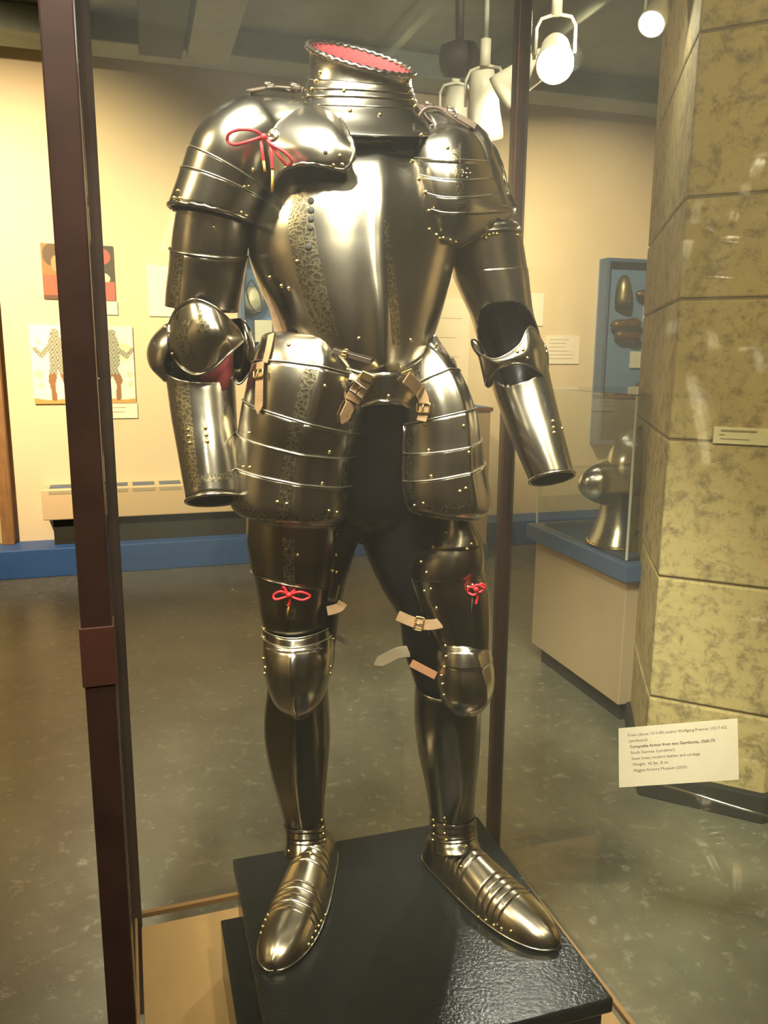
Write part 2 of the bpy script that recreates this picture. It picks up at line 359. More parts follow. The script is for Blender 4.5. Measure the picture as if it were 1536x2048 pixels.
# convector heater
u0, u1, z0, z1 = wallrect(80, 985, 620, 1045, .2)
u0 = uv(onwall(82, 990, .24))[0]; u1 = u0+2.35; z1 = onwall(82, 980, .24).z; z0 = onwall(82, 1042, .24).z
ht = empty('convector_heater', W((u0+u1)/2, VW-.12, z0), 'long beige wall convector heater with slotted top under the prints', 'heater')
MB().wbox(u0, u1, VW-.24, VW, z0, z1).build('cabinet', HEATER, ht, bevel=.008)
MB().wbox(u0+.06, u1-.06, VW-.18, VW-.02, .206, z0).build('under_shadow', DARK, ht)  # dark block stands in for the shadow under the heater
n = 12
for k in range(n):
    a = u0+.05+(u1-u0-.1)*k/n
    MB().wbox(a, a+(u1-u0)/n*.78, VW-.20, VW-.05, z1-.001, z1+.004).build('top_grille', BLUEG, ht)
    MB().wbox(a, a+(u1-u0)/n*.78, VW-.2425, VW-.2395, z1-.035, z1-.012).build('front_slot', mat('slot_grey', (.42, .36, .26), .6) if k == 0 else bpy.data.materials['slot_grey'], ht)

# ---------------------------------------------------------------- wall cases
def wall_case(x0, y0, x1, y1, label, d=.16):
    u0, u1, z0, z1 = wallrect(x0, y0, x1, y1, d); v = VW-d; t_ = .03
    r = empty('wall_case', W((u0+u1)/2, VW, z0), label, 'display case', None)
    MB().wbox(u0, u1, VW-.02, VW-.002, z0, z1).build('back_panel', BLUEL, r)
    for a in ((u0, u0+t_, z0, z1), (u1-t_, u1, z0, z1)): MB().wbox(a[0], a[1], v, VW-.02, a[2], a[3]).build('side_panel', BLUEG, r, bevel=.002)
    for a in ((z0, z0+t_), (z1-t_, z1)): MB().wbox(u0+t_, u1-t_, v, VW-.02, a[0], a[1]).build('end_panel', BLUEG, r, bevel=.002)
    MB().wbox(u0+t_, u1-t_, v+.005, v+.009, z0+t_, z1-t_).build('glass_pane', GLASS2, r)
    return r, u0, u1, z0, z1
RUST = mat('brown_iron', (.22, .12, .06), .4, .6, var=.4, vscale=30)
r, cu0, cu1, cz0, cz1 = wall_case(1216, 515, 1360, 884, 'tall blue wall case of small iron pieces beside the stone pier', .13)
def inwall(x, y, off): return onwall(x, y, off)
def shelf_piece(name, x, y, prof, ax, label, cat, m=RUST, off=.09):
    c = inwall(x, y, off); o = MB().lathe(prof, c, ax, 20).build(name, m, None, True); return tag(o, label, cat)
# helmet skull on a bracket, gauntlet cuffs, daggers
shelf_piece('iron_skullcap', 1246, 600, [(.066, -.05), (.07, 0), (.068, .07), (.06, .13), (.04, .18), (.015, .205), (0, .207)], ez, 'tall rounded iron skullcap on top in the blue wall case', 'helmet', mat('aged_iron', (.24, .21, .13), .4, .7, var=.4, vscale=20))
shelf_piece('iron_visor', 1288, 590, [(.0, -.09), (.03, -.06), (.05, 0), (.03, .05), (.0, .08)], e1+ez*-.15, 'pointed iron visor beside the skullcap in the blue wall case', 'visor')
shelf_piece('gauntlet_cuff', 1252, 648, [(.02, -.14), (.045, -.1), (.04, 0), (.05, .08), (.03, .13)], e1+ez*.08, 'upper iron gauntlet in the middle of the blue wall case', 'gauntlet')
shelf_piece('gauntlet_cuff', 1254, 672, [(.02, -.12), (.045, -.08), (.04, 0), (.05, .08), (.03, .12)], e1-ez*.1, 'lower iron gauntlet in the middle of the blue wall case', 'gauntlet')
shelf_piece('iron_spur', 1284, 772, [(.01, -.08), (.05, -.02), (.045, .05), (.01, .1)], e1+ez*.3, 'small dark iron piece low in the blue wall case', 'spur')
for (x0, y0, x1, y1, lb) in ((1290, 606, 1314, 644, 'white card beside the pointed visor in the wall case'), (1263, 703, 1310, 736, 'white card under the gauntlets in the wall case'), (1208, 778, 1256, 812, 'wide white card low in the wall case'), (1244, 812, 1256, 838, 'small upright white card low in the wall case')):
    a = onwall(x0, y0, .04); b_ = onwall(x1, y1, .04)
    tag(MB().wbox(uv(a)[0], uv(b_)[0], VW-.04, VW-.02, b_.z, a.z).build('case_label', WHITE, None), lb, 'label')
r, q0, q1, q2, q3 = wall_case(478, 500, 600, 700, 'blue wall case half hidden behind the waist of the suit', .2)
a = onwall(509, 640, .1); b_ = onwall(545, 684, .1)
tag(MB().wbox(uv(a)[0], uv(b_)[0], VW-.1, VW-.02, b_.z, a.z).build('case_label', WHITE), 'white card in the wall case behind the waist', 'label')
shelf_piece('iron_buckler', 505, 600, [(.0, -.02), (.08, -.01), (.1, .0), (.06, .04), (.02, .06), (0, .07)], -e2, 'small pale round buckler in the case behind the waist', 'shield', LAMPW, .1)

# ---------------------------------------------------------------- far pedestal behind the suit
c0 = onz(972, 1118, 0); uu, vv = uv(c0)
zt = P(975, 815, c0.y-.02).z
pd = empty('plinth', W(uu-.3, vv+.3, 0), 'narrow tan plinth with slate blue foot behind the right thigh', 'plinth')
MB().wbox(uu-.62, uu, vv, vv+.5, .12, zt-.03).build('body', CASETAN, pd, bevel=.004)
MB().wbox(uu-.63, uu+.012, vv-.012, vv+.51, 0, .125).build('foot', BLUEG, pd, bevel=.004)
MB().wbox(uu-.635, uu+.015, vv-.015, vv+.515, zt-.03, zt).build('top_slab', mat('maroon_edge', (.2, .08, .06), .5), pd, bevel=.004)
MB().wbox(uu-.60, uu-.02, vv+.02, vv+.48, zt, zt+.006).build('top_cloth', BLUEL, pd)

# ---------------------------------------------------------------- right hand vitrine with helmet
L0 = onz(1072, 1325, 0); F0 = onz(1232, 1450, 0); ul, vl = uv(L0); uf, vf = uv(F0); ul = (ul+uf)/2
sz = onz(1240, 1145, .72); vfr = uv(sz)[1]
vc = empty('vitrine', W(ul+.35, (vl+vf)/2, 0), 'tan cased pedestal with blue slab and clear cover holding a helmet beside the pier', 'display case')
vb = max(vl, uv(onz(1085, 1045, .72))[1]-.03); VWID = .80
MB().wbox(ul, ul+VWID, vf, vb, .09, .65).build('body', CASETAN, vc, bevel=.004)
MB().wbox(ul+.04, ul+VWID-.04, vf+.04, vb-.04, 0, .092).build('foot', DARK, vc)
MB().wbox(ul-.035, ul+VWID+.035, vf-.04, vb+.04, .645, .72).build('blue_slab', BLUEG, vc, bevel=.004)
MB().wbox(ul+.03, ul+VWID-.03, vf+.04, vb-.03, .72, .727).build('deck_cloth', BLUEL, vc)
gu0, gu1, gv0, gv1, gz = ul+.0, ul+VWID, vf+.01, vb, 1.40
for (a, b_, c_, d) in ((gu0, gu0+.006, gv0, gv1), (gu1-.006, gu1, gv0, gv1), (gu0+.006, gu1-.006, gv0, gv0+.006), (gu0+.006, gu1-.006, gv1-.006, gv1)):
    MB().wbox(a, b_, c_, d, .727, gz).build('glass_pane', GLASS2, vc)
MB().wbox(gu0, gu1, gv0, gv1, gz, gz+.006).build('glass_lid', GLASS2, vc)
EDGE = mat('acrylic_edge', (.75, .78, .70), .3)
for (a, b_) in ((gu0, gv0), (gu1, gv0), (gu0, gv1), (gu1, gv1)): MB().wbox(a-.003, a+.004, b_-.003, b_+.004, .727, gz).build('acrylic_edge', EDGE, vc)
# helmet: close helmet with gorget, turned in profile
hc = P(1250, 950, 3.52); hb = V((hc.x+.02, hc.y, .728))
hb2 = hb
hm = empty('close_helmet', hb, 'polished steel close helmet with raised comb standing under the clear cover', 'helmet')
HST = mat('helmet_steel', (.62, .60, .52), .22, 1, var=.2, vscale=9)
def blob(name, c, rx, ry, rz, m, parent, f=None, n=26, k=18, z0=-1, z1=1):
    vs = []; fs = []
    for j in range(k+1):
        ph = math.asin(z0+(z1-z0)*j/k)
        for i in range(n):
            t_ = 2*pi*i/n; p = V((rx*cos(ph)*cos(t_), ry*cos(ph)*sin(t_), rz*sin(ph)))
            if f: p = f(p)
            vs.append(V(c)+e1*p.x+e2*p.y+ez*p.z)
    for j in range(k):
        for i in range(n): fs.append([j*n+i, j*n+(i+1) % n, (j+1)*n+(i+1) % n, (j+1)*n+i])
    return mesh(name, vs, fs, m, parent, True, .003, None, lambda q: q-V(c))
blob('skull', hb+V((.05, 0, .34)), .17, .13, .165, HST, hm, lambda p: V((p.x, p.y*(1-.1*(p.z > 0)), p.z+.03*max(0, 1-abs(p.y)/.03)*(p.z > .05))))
blob('visor', hb+V((-.03, 0, .28)), .19, .125, .11, HST, hm, lambda p: V((p.x*(1.15 if p.x < 0 else 1), p.y*(1-.3*(p.x < -.05)), p.z)))
MB().lathe([(.17, 0), (.165, .02), (.145, .06), (.125, .12), (.118, .18), (.12, .24)], hb, ez, 32, False).build('neck_guard', HST, hm, True)
MB().tube([hb+V((.05, 0, .42))+e1*(-.15+.30*i/16)+ez*(.10*sin(pi*i/16)-.02) for i in range(17)], .008).build('comb', HST, hm, True)
MB().lathe([(.17, .0), (.176, .006), (.17, .012)], hb, ez, 32).build('rolled_rim', BRASS, hm, True)

# ---------------------------------------------------------------- stone pier
k2 = onz(1520, 1640, 0); k1 = onz(1300, 1565, 0); k0 = onz(1262, 1520, 0)
d1 = (V((.897, 2.70, 0))-k2)
pc1 = V((.945, 2.66, 0)); pc0 = V((1.0, 2.93, 0)); pk = V((k2.x, k2.y, 0))
c3 = pk+V((.75, .28, 0)); poly = [pc0, pc1, pk, c3, c3+V((.1, 1.2, 0)), pc0+V((.2, .9, 0))]
pier = empty('stone_pier', (pk+pc0)/2+V((.3, .3, 0)), 'massive octagonal pier of yellowish pitted stone blocks at the right', 'pier', None, 'structure')
zj = [0.0, .371, .812, 1.283, 1.735, 2.045, 2.52, 3.0, HC-.002]
cen = sum(poly, V((0, 0, 0)))/len(poly)
for k in range(len(zj)-1):
    a, b_ = zj[k]+.004, zj[k+1]-.004; s = 1-.002*(k % 2)
    pp = [cen+(p-cen)*s for p in poly]
    MB().prism(pp, a, b_).build('stone', STONE, pier, bevel=.007)
MB().prism([cen+(p-cen)*.985 for p in poly], 0.001, HC-.003).build('mortar_core', mat('mortar', (.20, .15, .07), .9), pier)
MB().prism([cen+(p-cen)*1.045 for p in poly], 0, .10).build('pier_foot', DARK, pier, bevel=.004)
# plaque on the pier
dirp = (pk-pc1).normalized(); nrm = V((dirp.y, -dirp.x, 0))
if nrm.y > 0: nrm = -nrm
def onpier(x, y, off=0):
    r_ = ray(x, y); return O+r_*(((pc1-O).dot(nrm)+off)/r_.dot(nrm))
a = onpier(1428, 853, .01); b_ = onpier(1560, 893, .01)
sx = (b_-a).dot(dirp); zz0, zz1 = b_.z, a.z
pq = empty('pier_label', V((a.x, a.y, zz0)), 'long cream text card mounted on the stone pier', 'label')
MB().box(a+dirp*sx/2+ez*(zz0-zz1)/2-nrm*.006, dirp*sx/2, nrm*.006, ez*(zz1-zz0)/2).build('card_panel', mat('cream_card', (.74, .66, .42), .6), pq, bevel=.001)
FI = mat('faded_ink', (.28, .22, .12), .8)
for i, (l, h) in enumerate(((.60, .009), (.10, .005), (.5, .004))):
    MB().box(a+dirp*(sx*.08+sx*.5*l)+ez*(-.012-.013*i)+nrm*.0006, dirp*sx*.5*l*.9, nrm*.0006, ez*h*.35).build('text_line', FI, pq)

# ---------------------------------------------------------------- ceiling lamps
def lamp_head(x, y, Y, aim, s, label, lit=False, grp=None):
    c = P(x, y, Y); aim = V(aim).normalized()
    r_ = empty('track_spotlight', V((c.x, c.y, HC)), label, 'spotlight', grp)
    pr = [(.02*s, -.13*s), (.045*s, -.125*s), (.06*s, -.06*s), (.064*s, .02*s), (.075*s, .10*s), (.075*s, .13*s)]
    MB().lathe(pr+[(.07*s, .13*s), (.065*s, .11*s), (.0, .105*s)], c, aim, 28, False).build('housing', LAMPW, r_, True)
    if lit:
        MB().lathe([(.0, .108*s), (.066*s, .112*s), (.066*s, .128*s), (0, .132*s)], c, aim, 24, False).build('glowing_lens', BULB, r_, True)
    side = aim.cross(ez).normalized() if abs(aim.z) < .99 else V((1, 0, 0)); top = c+ez*.15*s
    MB().tube([c+side*.078*s, c+side*.078*s+ez*.10*s, c+side*.06*s+ez*.135*s, top, c-side*.06*s+ez*.135*s, c-side*.078*s+ez*.10*s, c-side*.078*s], .007*s, 6).build('yoke', LAMPW, r_, True)
    MB().lathe([(.022*s, 0), (.022*s, .1*s)], top-ez*.005, ez, 12).build('swivel', LAMPW, r_, True)
    MB().tube([top+ez*.09*s, V((top.x, top.y, HC-.005))], .012, 8).build('drop_stem', mat('stem_grey', (.2, .2, .17), .6) if not bpy.data.materials.get('stem_grey') else bpy.data.materials['stem_grey'], r_, True)
    return c
toc = lambda x, y, Y: O-P(x, y, Y)
c_ = lamp_head(1110, 108, 3.4, toc(1110, 108, 3.4)+V((0, 0, -1.3)), .95, 'lit white spotlight glaring towards the viewer right of the brown post', True)
spot('lamp_beam', c_+V((0, -.2, -.08)), (.2, 1.4, 1.2), 40, 60, COOL, .05)
c_ = lamp_head(1318, 22, 3.0, V((-.5, -.6, -.8)), .62, 'lit white spotlight at the top beside the stone pier', True)
spot('lamp_beam', c_+V((-.06, .06, -.1)), P(985, 190, 4.0), 60, 50, MID, .05)
spot('lamp_fill_spot', (.75, 2.3, 3.35), P(965, 200, 4.1), 70, 40, MID, .05)  # unseen lamp added to brighten the white spotlight housings
lamp_head(968, 210, 3.9, (.12, .35, -1), 1.1, 'unlit white spotlight, larger of the two hanging over the right shoulder')
lamp_head(910, 228, 4.6, (0, .35, -1), 1.05, 'unlit white spotlight, smaller of the two hanging over the right shoulder')
lamp_head(1050, 150, 3.5, (-.8, .35, -.5), .95, 'white spotlight aimed left, partly behind the brown post')
DR = mat('dark_red_enamel', (.022, .010, .008), .7)
c_ = P(918, 118, 4.2); o = MB().lathe([(.03, -.09), (.07, -.075), (.085, 0), (.07, .075), (.03, .09)], c_, V((1, .3, .2)), 20).tube([c_, V((c_.x, c_.y, HC))], .02).build('ceiling_floodlight', DR, None, True)
tag(o, 'dark reddish floodlight hanging from the ceiling above the right shoulder', 'floodlight')
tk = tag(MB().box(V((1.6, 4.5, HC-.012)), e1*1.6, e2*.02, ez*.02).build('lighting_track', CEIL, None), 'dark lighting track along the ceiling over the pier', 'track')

# ---------------------------------------------------------------- the tall glass case
A, B, Cc = V((-.3075, .82, 0)), V((-.578, 1.66, 0)), V((.301, 1.957, 0)); D = V((.605, 1.03, 0))
ZB, ZT = .25, 2.5
ce = (A+B+Cc+D)/4
gc = empty('glass_case', ce, 'tall glass case with slim dark bronze posts enclosing the suit', 'display case')
ax1 = (Cc-B).normalized(); ax2 = (B-A).normalized()
for q in (A, B, Cc, D):
    o = MB().box(q+ez*(ZT/2), ax1*.0155, ax2*.0155, ez*ZT/2).build('post', POST, gc, bevel=.002)
    if q is A:
        zc = P(200, 1303, A.y).z
        MB().box(q+ez*zc, ax1*.0175, ax2*.0175, ez*.033).build('tape_band', POSTB, o, bevel=.001)
for a, b_, zz in ((A, B, ZT), (B, Cc, ZT), (Cc, D, ZT), (D, A, ZT)):
    d = (b_-a).normalized(); MB().box((a+b_)/2+ez*(zz-.016), d*((b_-a).length/2-.016), d.cross(ez)*.0155, ez*.0155).build('top_rail', POST, gc, bevel=.002)
for a, b_ in ((A, B), (B, Cc), (Cc, D), (D, A)):
    d = (b_-a).normalized(); L = (b_-a).length/2-.017
    MB().box((a+b_)/2+ez*((ZB+ZT)/2), d*L, d.cross(ez)*.003, ez*((ZT-ZB)/2-.034)).build('glass_pane', GLASS, gc)
MB().box(ce+ez*(ZT+.004), ax1*(Cc-B).length/2, ax2*(B-A).length/2, ez*.003).build('glass_lid', GLASS, gc)
hx, hy = (Cc-B).length/2-.012, (B-A).length/2-.012
MB().box(ce+ez*(ZB/2-.006), ax1*hx, ax2*hy, ez*(ZB/2-.006)).build('base_box', TANBOARD, gc, bevel=.003)
MB().box(ce+ez*(ZB-.006), ax1*(hx-.001), ax2*(hy-.001), ez*.006).build('deck_board', TANBOARD, gc)
BR = mat('brass_brown_trim', (.30, .17, .06), .4, .4)
for a, b_ in ((A, B), (B, Cc), (Cc, D), (D, A)):
    d = (b_-a).normalized(); MB().box((a+b_)/2+ez*(ZB+.006), d*((b_-a).length/2-.016), d.cross(ez)*.006, ez*.006).build('edge_trim', BR, gc, bevel=.001)

# black pedestal: slab on a box, with a lower step on the left
ZP = .5
a0, a1, a2 = onz(465, 1717, ZP), onz(948, 1637, ZP), onz(1228, 1997, ZP)
pu0, pv1 = uv(a0); pu1 = uv(a2)[0]; pv0 = uv(a2)[1]
ped = empty('black_pedestal', W((pu0+pu1)/2, (pv0+pv1)/2, ZB), 'glossy black painted stepped wooden pedestal under the suit of armour', 'pedestal')
MB().wbox(pu0, pu1, pv0, pv1, ZP-.028, ZP).build('top_slab', BLACKPAINT, ped, bevel=.004)
MB().wbox(pu0+.008, pu1-.012, pv0+.012, pv1-.01, ZB+.001, ZP-.027).build('box_body', BLACKPAINT, ped, bevel=.003)
zs = .385; st = onz(441, 1840, zs); su0, sv1 = uv(st)
MB().wbox(su0, pu0+.02, pv0+.02, sv1, ZB+.001, zs).build('side_step', BLACKPAINT, ped, bevel=.003)

# label on a stand
lc = [P(1237, 1457, 1.80), P(1475, 1437, 1.74), P(1477, 1548, 1.70), P(1238, 1575, 1.76)]
ls = empty('label_stand', V((1.0, 1.62, 0)), 'cream printed label card held by a thin bright rod beside the pedestal', 'label')
lc[2] = lc[1]+lc[3]-lc[0]
nl = (lc[1]-lc[0]).cross(lc[3]-lc[0]).normalized()
if nl.y > 0: nl = -nl
mesh('label_card', lc+[p-nl*.003 for p in lc], [(0, 1, 2, 3), (7, 6, 5, 4), (0, 4, 5, 1), (1, 5, 6, 2), (2, 6, 7, 3), (3, 7, 4, 0)], mat('label_cream', (.58, .49, .38), .6), ls, False)
rx_ = (lc[1]-lc[0]).normalized(); ry_ = (rx_.cross(nl)); ry_ = -ry_ if ry_.z < 0 else ry_; cw = (lc[1]-lc[0]).length
rows = ["Franz (about 1510-80) and/or Wolfgang Prenner (1517-62)", "(attributed)", "Composite Armor from two Garnitures, 1560-70", "South German (Landshut?)", "Steel, brass, modern leather and cordage", "Weight:  42 lbs., 8 oz.", "Higgins Armory Museum (2505)"]
for i, s_ in enumerate(rows):
    add_text(s_, lc[0]+rx_*cw*.07-ry_*(.0205+.0138*i)+nl*.0006, rx_, ry_, .0094 if i != 2 else .0096, INK, ls, i == 2)
r0 = P(1338, 1574, 1.765); r1_ = P(1536, 1633, 1.70); r2_ = r0+(r1_-r0)*1.75
MB().tube([r0+(r0-r1_)*.12, r2_], .0032, 8).build('support_rod', CHROME, ls, True)
MB().tube([r2_, V((r2_.x, r2_.y, .01))], .008, 10).build('stand_pole', CHROME, ls, True)
MB().lathe([(.1, 0), (.1, .01), (.02, .018)], V((r2_.x, r2_.y, 0)), ez, 24).build('stand_foot', DARK, ls)

#ARMOUR
# ================================================================ suit of armour
suit = empty('suit_of_armor', V((-.01, 1.46, ZP)), 'headless polished steel suit of armour with brass rivets standing on the black pedestal', 'armor')
PLATES = []
TH = .0016
class Shape:                                   # a tube through rings; each ring from its two silhouette points
    def __init__(s, rings):
        s.r = []
        for q in rings:
            xl, yl, xr, yr, Y, d = q[:6]; o = q[6] if len(q) > 6 else {}
            dy = o.get('k', 0); Lp = P(xl, yl, Y-dy); Rp = P(xr, yr, Y+dy)
            c = (Lp+Rp)/2; u = (Rp-Lp)/2
            s.r.append(V((c.x, c.y, c.z, u.x, u.y, u.z, d, o.get('b', d), o.get('vz', 0), o.get('rg', 0), o.get('dip', 0), o.get('e', 1), o.get('sx', 0))))
        s.n = len(s.r)
        s.flat = None
    def ev(s, t):
        t = max(0, min(s.n-1, t)); k = min(int(t), s.n-2); f = t-k; r = s.r
        p1, p2 = r[k], r[k+1]; p0 = r[k-1] if k else p1*2-p2; p3 = r[k+2] if k+2 < s.n else p2*2-p1
        return .5*((2*p1)+(p2-p0)*f+(2*p0-5*p1+4*p2-p3)*f*f+(3*p1-p0-3*p2+p3)*f**3)
    def frame(s, t):
        q = s.ev(t); c = V(q[0:3]); u = V(q[3:6]); a = V(s.ev(t+.15)[0:3])-V(s.ev(t-.15)[0:3])
        v = a.cross(u).normalized()
        if v.y > 0: v = -v
        return q, c, u, v
    def p(s, t, th, off=0):
        q, c, u, v = s.frame(t); a = rad(th); ca, sa = cos(a), sin(a)
        e = max(.5, q[11]); cc = abs(ca)**e*(1 if ca >= 0 else -1); ss = abs(sa)**e*(1 if sa >= 0 else -1)
        dd = q[6] if sa >= 0 else q[7]
        dv = v*dd; dv.z += q[8]
        pt = c+u*cc+dv*ss
        if sa > 0:
            g = math.exp(-((th-90-q[12])/9)**2); pt += v*q[9]*g; pt.z -= q[10]*sa**3
        out = (u.normalized()*cc+v*ss); 
        if off: pt += out.normalized()*off
        return pt
def plate(name, sh, s0, s1, t0=0, t1=360, off=0, flare=0, m=None, parent=None, n=None, rows=None, inner=None, solid=TH, mask=None):
    m = m or STEEL; closed = abs(t1-t0) >= 360 if not callable(t0) else False
    rows = rows or max(4, int((s1-s0)*7)); n = n or 56; vs = []; fs = []
    for j in range(rows+1):
        f = j/rows; s = s0+(s1-s0)*f
        a = t0(s) if callable(t0) else t0; b = t1(s) if callable(t1) else t1
        for i in range(n+1): vs.append(sh.p(s, a+(b-a)*i/n, off+flare*f*f))
    for j in range(rows):
        for i in range(n):
            if mask and not mask(s0+(s1-s0)*(j+.5)/rows, i/n): continue
            fs.append([j*(n+1)+i, j*(n+1)+i+1, (j+1)*(n+1)+i+1, (j+1)*(n+1)+i])
    cs = [V(sh.ev(s0+(s1-s0)*k/4)[0:3]) for k in range(5)]
    def outw(c): return c-min(cs, key=lambda q: (q-c).length)
    o = mesh(name, vs, fs, m, parent or suit, True, solid, inner or INNER, outw)
    PLATES.append(o); return o
def rimline(name, sh, s, t0, t1, r=.003, off=.001, rope=0, parent=None, m=None, n=90):
    return MB().tube([sh.p(s, t0+(t1-t0)*i/n, off) for i in range(n+1)], r, 8, rope).build(name, m or STEEL, parent or suit, True)
def sheet(name, rowspx, bulge=0, n=30, k=6, m=None, parent=None, inner=None, solid=TH, bp=1):
    rows = [cr([P(*q) for q in r_], n) for r_ in rowspx]; vs = []; cols = [cr([r_[i] for r_ in rows], k*(len(rows)-1)+1) for i in range(n)]
    mm = len(cols[0])
    for j in range(mm):
        for i in range(n):
            p = cols[i][j]; d = (O-p).normalized(); vs.append(p+d*bulge*sin(pi*i/(n-1))**.6*(sin(pi*j/(mm-1))**.6 if bp else 1))
    fs = [[j*n+i, j*n+i+1, (j+1)*n+i+1, (j+1)*n+i] for j in range(mm-1) for i in range(n-1)]
    o = mesh(name, vs, fs, m or STEEL, parent or suit, True, solid, inner or INNER, lambda c: O-c)
    PLATES.append(o)
    o['_n'] = n; return o, vs, n, mm
def border(vs, n, mm, which):
    if which == 'bottom': return [vs[(mm-1)*n+i] for i in range(n)]
    if which == 'top': return [vs[i] for i in range(n)]
    if which == 'left': return [vs[j*n] for j in range(mm)]
    if which == 'right': return [vs[j*n+n-1] for j in range(mm)]
    if which == 'all': return border(vs, n, mm, 'top')+border(vs, n, mm, 'right')[1:]+border(vs, n, mm, 'bottom')[::-1][1:]+border(vs, n, mm, 'left')[::-1][1:]
def cordline(name, pts, r, m, parent=None, rope=0, nn=10):
    return MB().tube(cr(pts, (len(pts)-1)*nn+1), r, 8, rope).build(name, m, parent or suit, True)

# ---- mannequin (black, one continuous body)
def body_tubes():
    T = []
    T.append(Shape([(655, 165, 785, 165, 1.46, .05), (630, 240, 820, 240, 1.46, .07), (540, 300, 880, 300, 1.46, .09), (530, 420, 890, 420, 1.46, .095), (560, 560, 870, 560, 1.46, .095), (572, 680, 845, 690, 1.46, .095), (560, 780, 880, 780, 1.47, .1), (548, 900, 905, 900, 1.47, .1), (560, 1010, 900, 1010, 1.48, .09), (640, 1050, 800, 1050, 1.48, .05)]))
    T.append(Shape([(560, 900, 735, 900, 1.46, .08), (535, 1000, 728, 1000, 1.46, .085), (520, 1085, 716, 1085, 1.45, .085), (535, 1170, 692, 1170, 1.44, .075), (548, 1240, 678, 1240, 1.43, .06), (552, 1310, 668, 1310, 1.43, .05), (552, 1380, 648, 1380, 1.45, .045), (545, 1470, 650, 1470, 1.48, .05), (565, 1560, 640, 1560, 1.5, .04), (585, 1650, 636, 1650, 1.51, .03)]))
    T.append(Shape([(745, 900, 905, 900, 1.49, .08), (722, 1000, 928, 1000, 1.49, .085), (724, 1085, 930, 1085, 1.49, .085), (764, 1180, 938, 1180, 1.48, .075), (797, 1235, 940, 1235, 1.47, .065), (806, 1300, 948, 1290, 1.47, .055), (829, 1366, 950, 1366, 1.47, .05), (845, 1450, 945, 1450, 1.5, .05), (862, 1560, 935, 1560, 1.52, .04), (875, 1650, 932, 1650, 1.52, .03)]))
    T.append(Shape([(600, 260, 600, 340, 1.43, .05), (500, 260, 500, 350, 1.41, .055), (400, 330, 470, 360, 1.40, .055), (372, 430, 468, 445, 1.40, .05), (358, 560, 455, 570, 1.41, .045), (345, 670, 440, 680, 1.42, .04), (365, 780, 440, 780, 1.40, .04), (388, 850, 448, 860, 1.36, .03)]))
    T.append(Shape([(820, 280, 820, 350, 1.50, .05), (900, 280, 900, 370, 1.52, .05), (930, 360, 990, 330, 1.52, .05), (925, 500, 1015, 470, 1.52, .045), (955, 590, 1035, 570, 1.52, .04), (990, 690, 1060, 660, 1.53, .03), (1010, 770, 1075, 750, 1.51, .03), (1035, 860, 1095, 840, 1.46, .028)]))
    return T
vs = []; fs = []
for sh in body_tubes():
    i0 = len(vs); rows = (sh.n-1)*5; n = 24
    for j in range(rows+1):
        for i in range(n): vs.append(sh.p((sh.n-1)*j/rows, 360*i/n))
    for j in range(rows):
        for i in range(n): fs.append([i0+j*n+i, i0+j*n+(i+1) % n, i0+(j+1)*n+(i+1) % n, i0+(j+1)*n+i])
    fs.append([i0+i for i in range(n)][::-1]); fs.append([i0+rows*n+i for i in range(n)])
body = mesh('mannequin_body', vs, fs, BLACKCLOTH, suit)
bm = bmesh.new(); bm.from_mesh(body.data); bmesh.ops.recalc_face_normals(bm, faces=bm.faces); bm.to_mesh(body.data); bm.free()
md = body.modifiers.new('merge', 'REMESH'); md.mode = 'VOXEL'; md.voxel_size = .007; md.use_smooth_shade = True
md = body.modifiers.new('soften', 'SMOOTH'); md.factor = .5; md.iterations = 6

# ---- torso
K = .05
tor = Shape([(598, 262, 838, 266, 1.46, .09, {'k': .03, 'b': .09, 'vz': -.03}),
             (572, 300, 862, 300, 1.46, .096, {'k': .04, 'b': .1, 'rg': .006, 'vz': -.02}),
             (538, 360, 885, 360, 1.46, .121, {'k': .045, 'b': .11, 'rg': .010}),
             (507, 430, 902, 430, 1.46, .142, {'k': .05, 'b': .11, 'rg': .012}),
             (497, 500, 905, 500, 1.46, .150, {'k': .05, 'b': .105, 'rg': .014}),
             (513, 560, 893, 560, 1.46, .155, {'k': .045, 'b': .1, 'rg': .017, 'dip': .004}),
             (540, 620, 876, 620, 1.46, .158, {'k': .04, 'b': .095, 'rg': .021, 'dip': .016}),
             (556, 668, 860, 665, 1.46, .150, {'k': .04, 'b': .09, 'rg': .022, 'dip': .04}),
             (565, 692, 852, 688, 1.46, .140, {'k': .04, 'b': .09, 'rg': .018, 'dip': .05})])
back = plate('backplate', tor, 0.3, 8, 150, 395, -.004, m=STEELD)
bp = plate('breastplate', tor, .35, 8, lambda s: 40-48*min(1, max(0, (s-1)/2.4)), lambda s: 140+58*min(1, max(0, (s-1.2)/2.6)), 0, n=90, rows=60)
rimline('armhole_roll', tor, .4, 55, 128, .003, .001, 260, bp)
for side in (0, 1):
    pts = []
    for i in range(40):
        s = .35+3.3*i/39
        th = (40-48*min(1, max(0, (s-1)/2.4))) if side == 0 else (140+58*min(1, max(0, (s-1.2)/2.6)))
        pts.append(tor.p(s, th, .001))
    MB().tube(pts, .0035, 8, 260).build('armhole_roll', STEEL, bp, True)
rimline('waist_roll', tor, 8, 10, 170, .0028, .001, 0, bp)
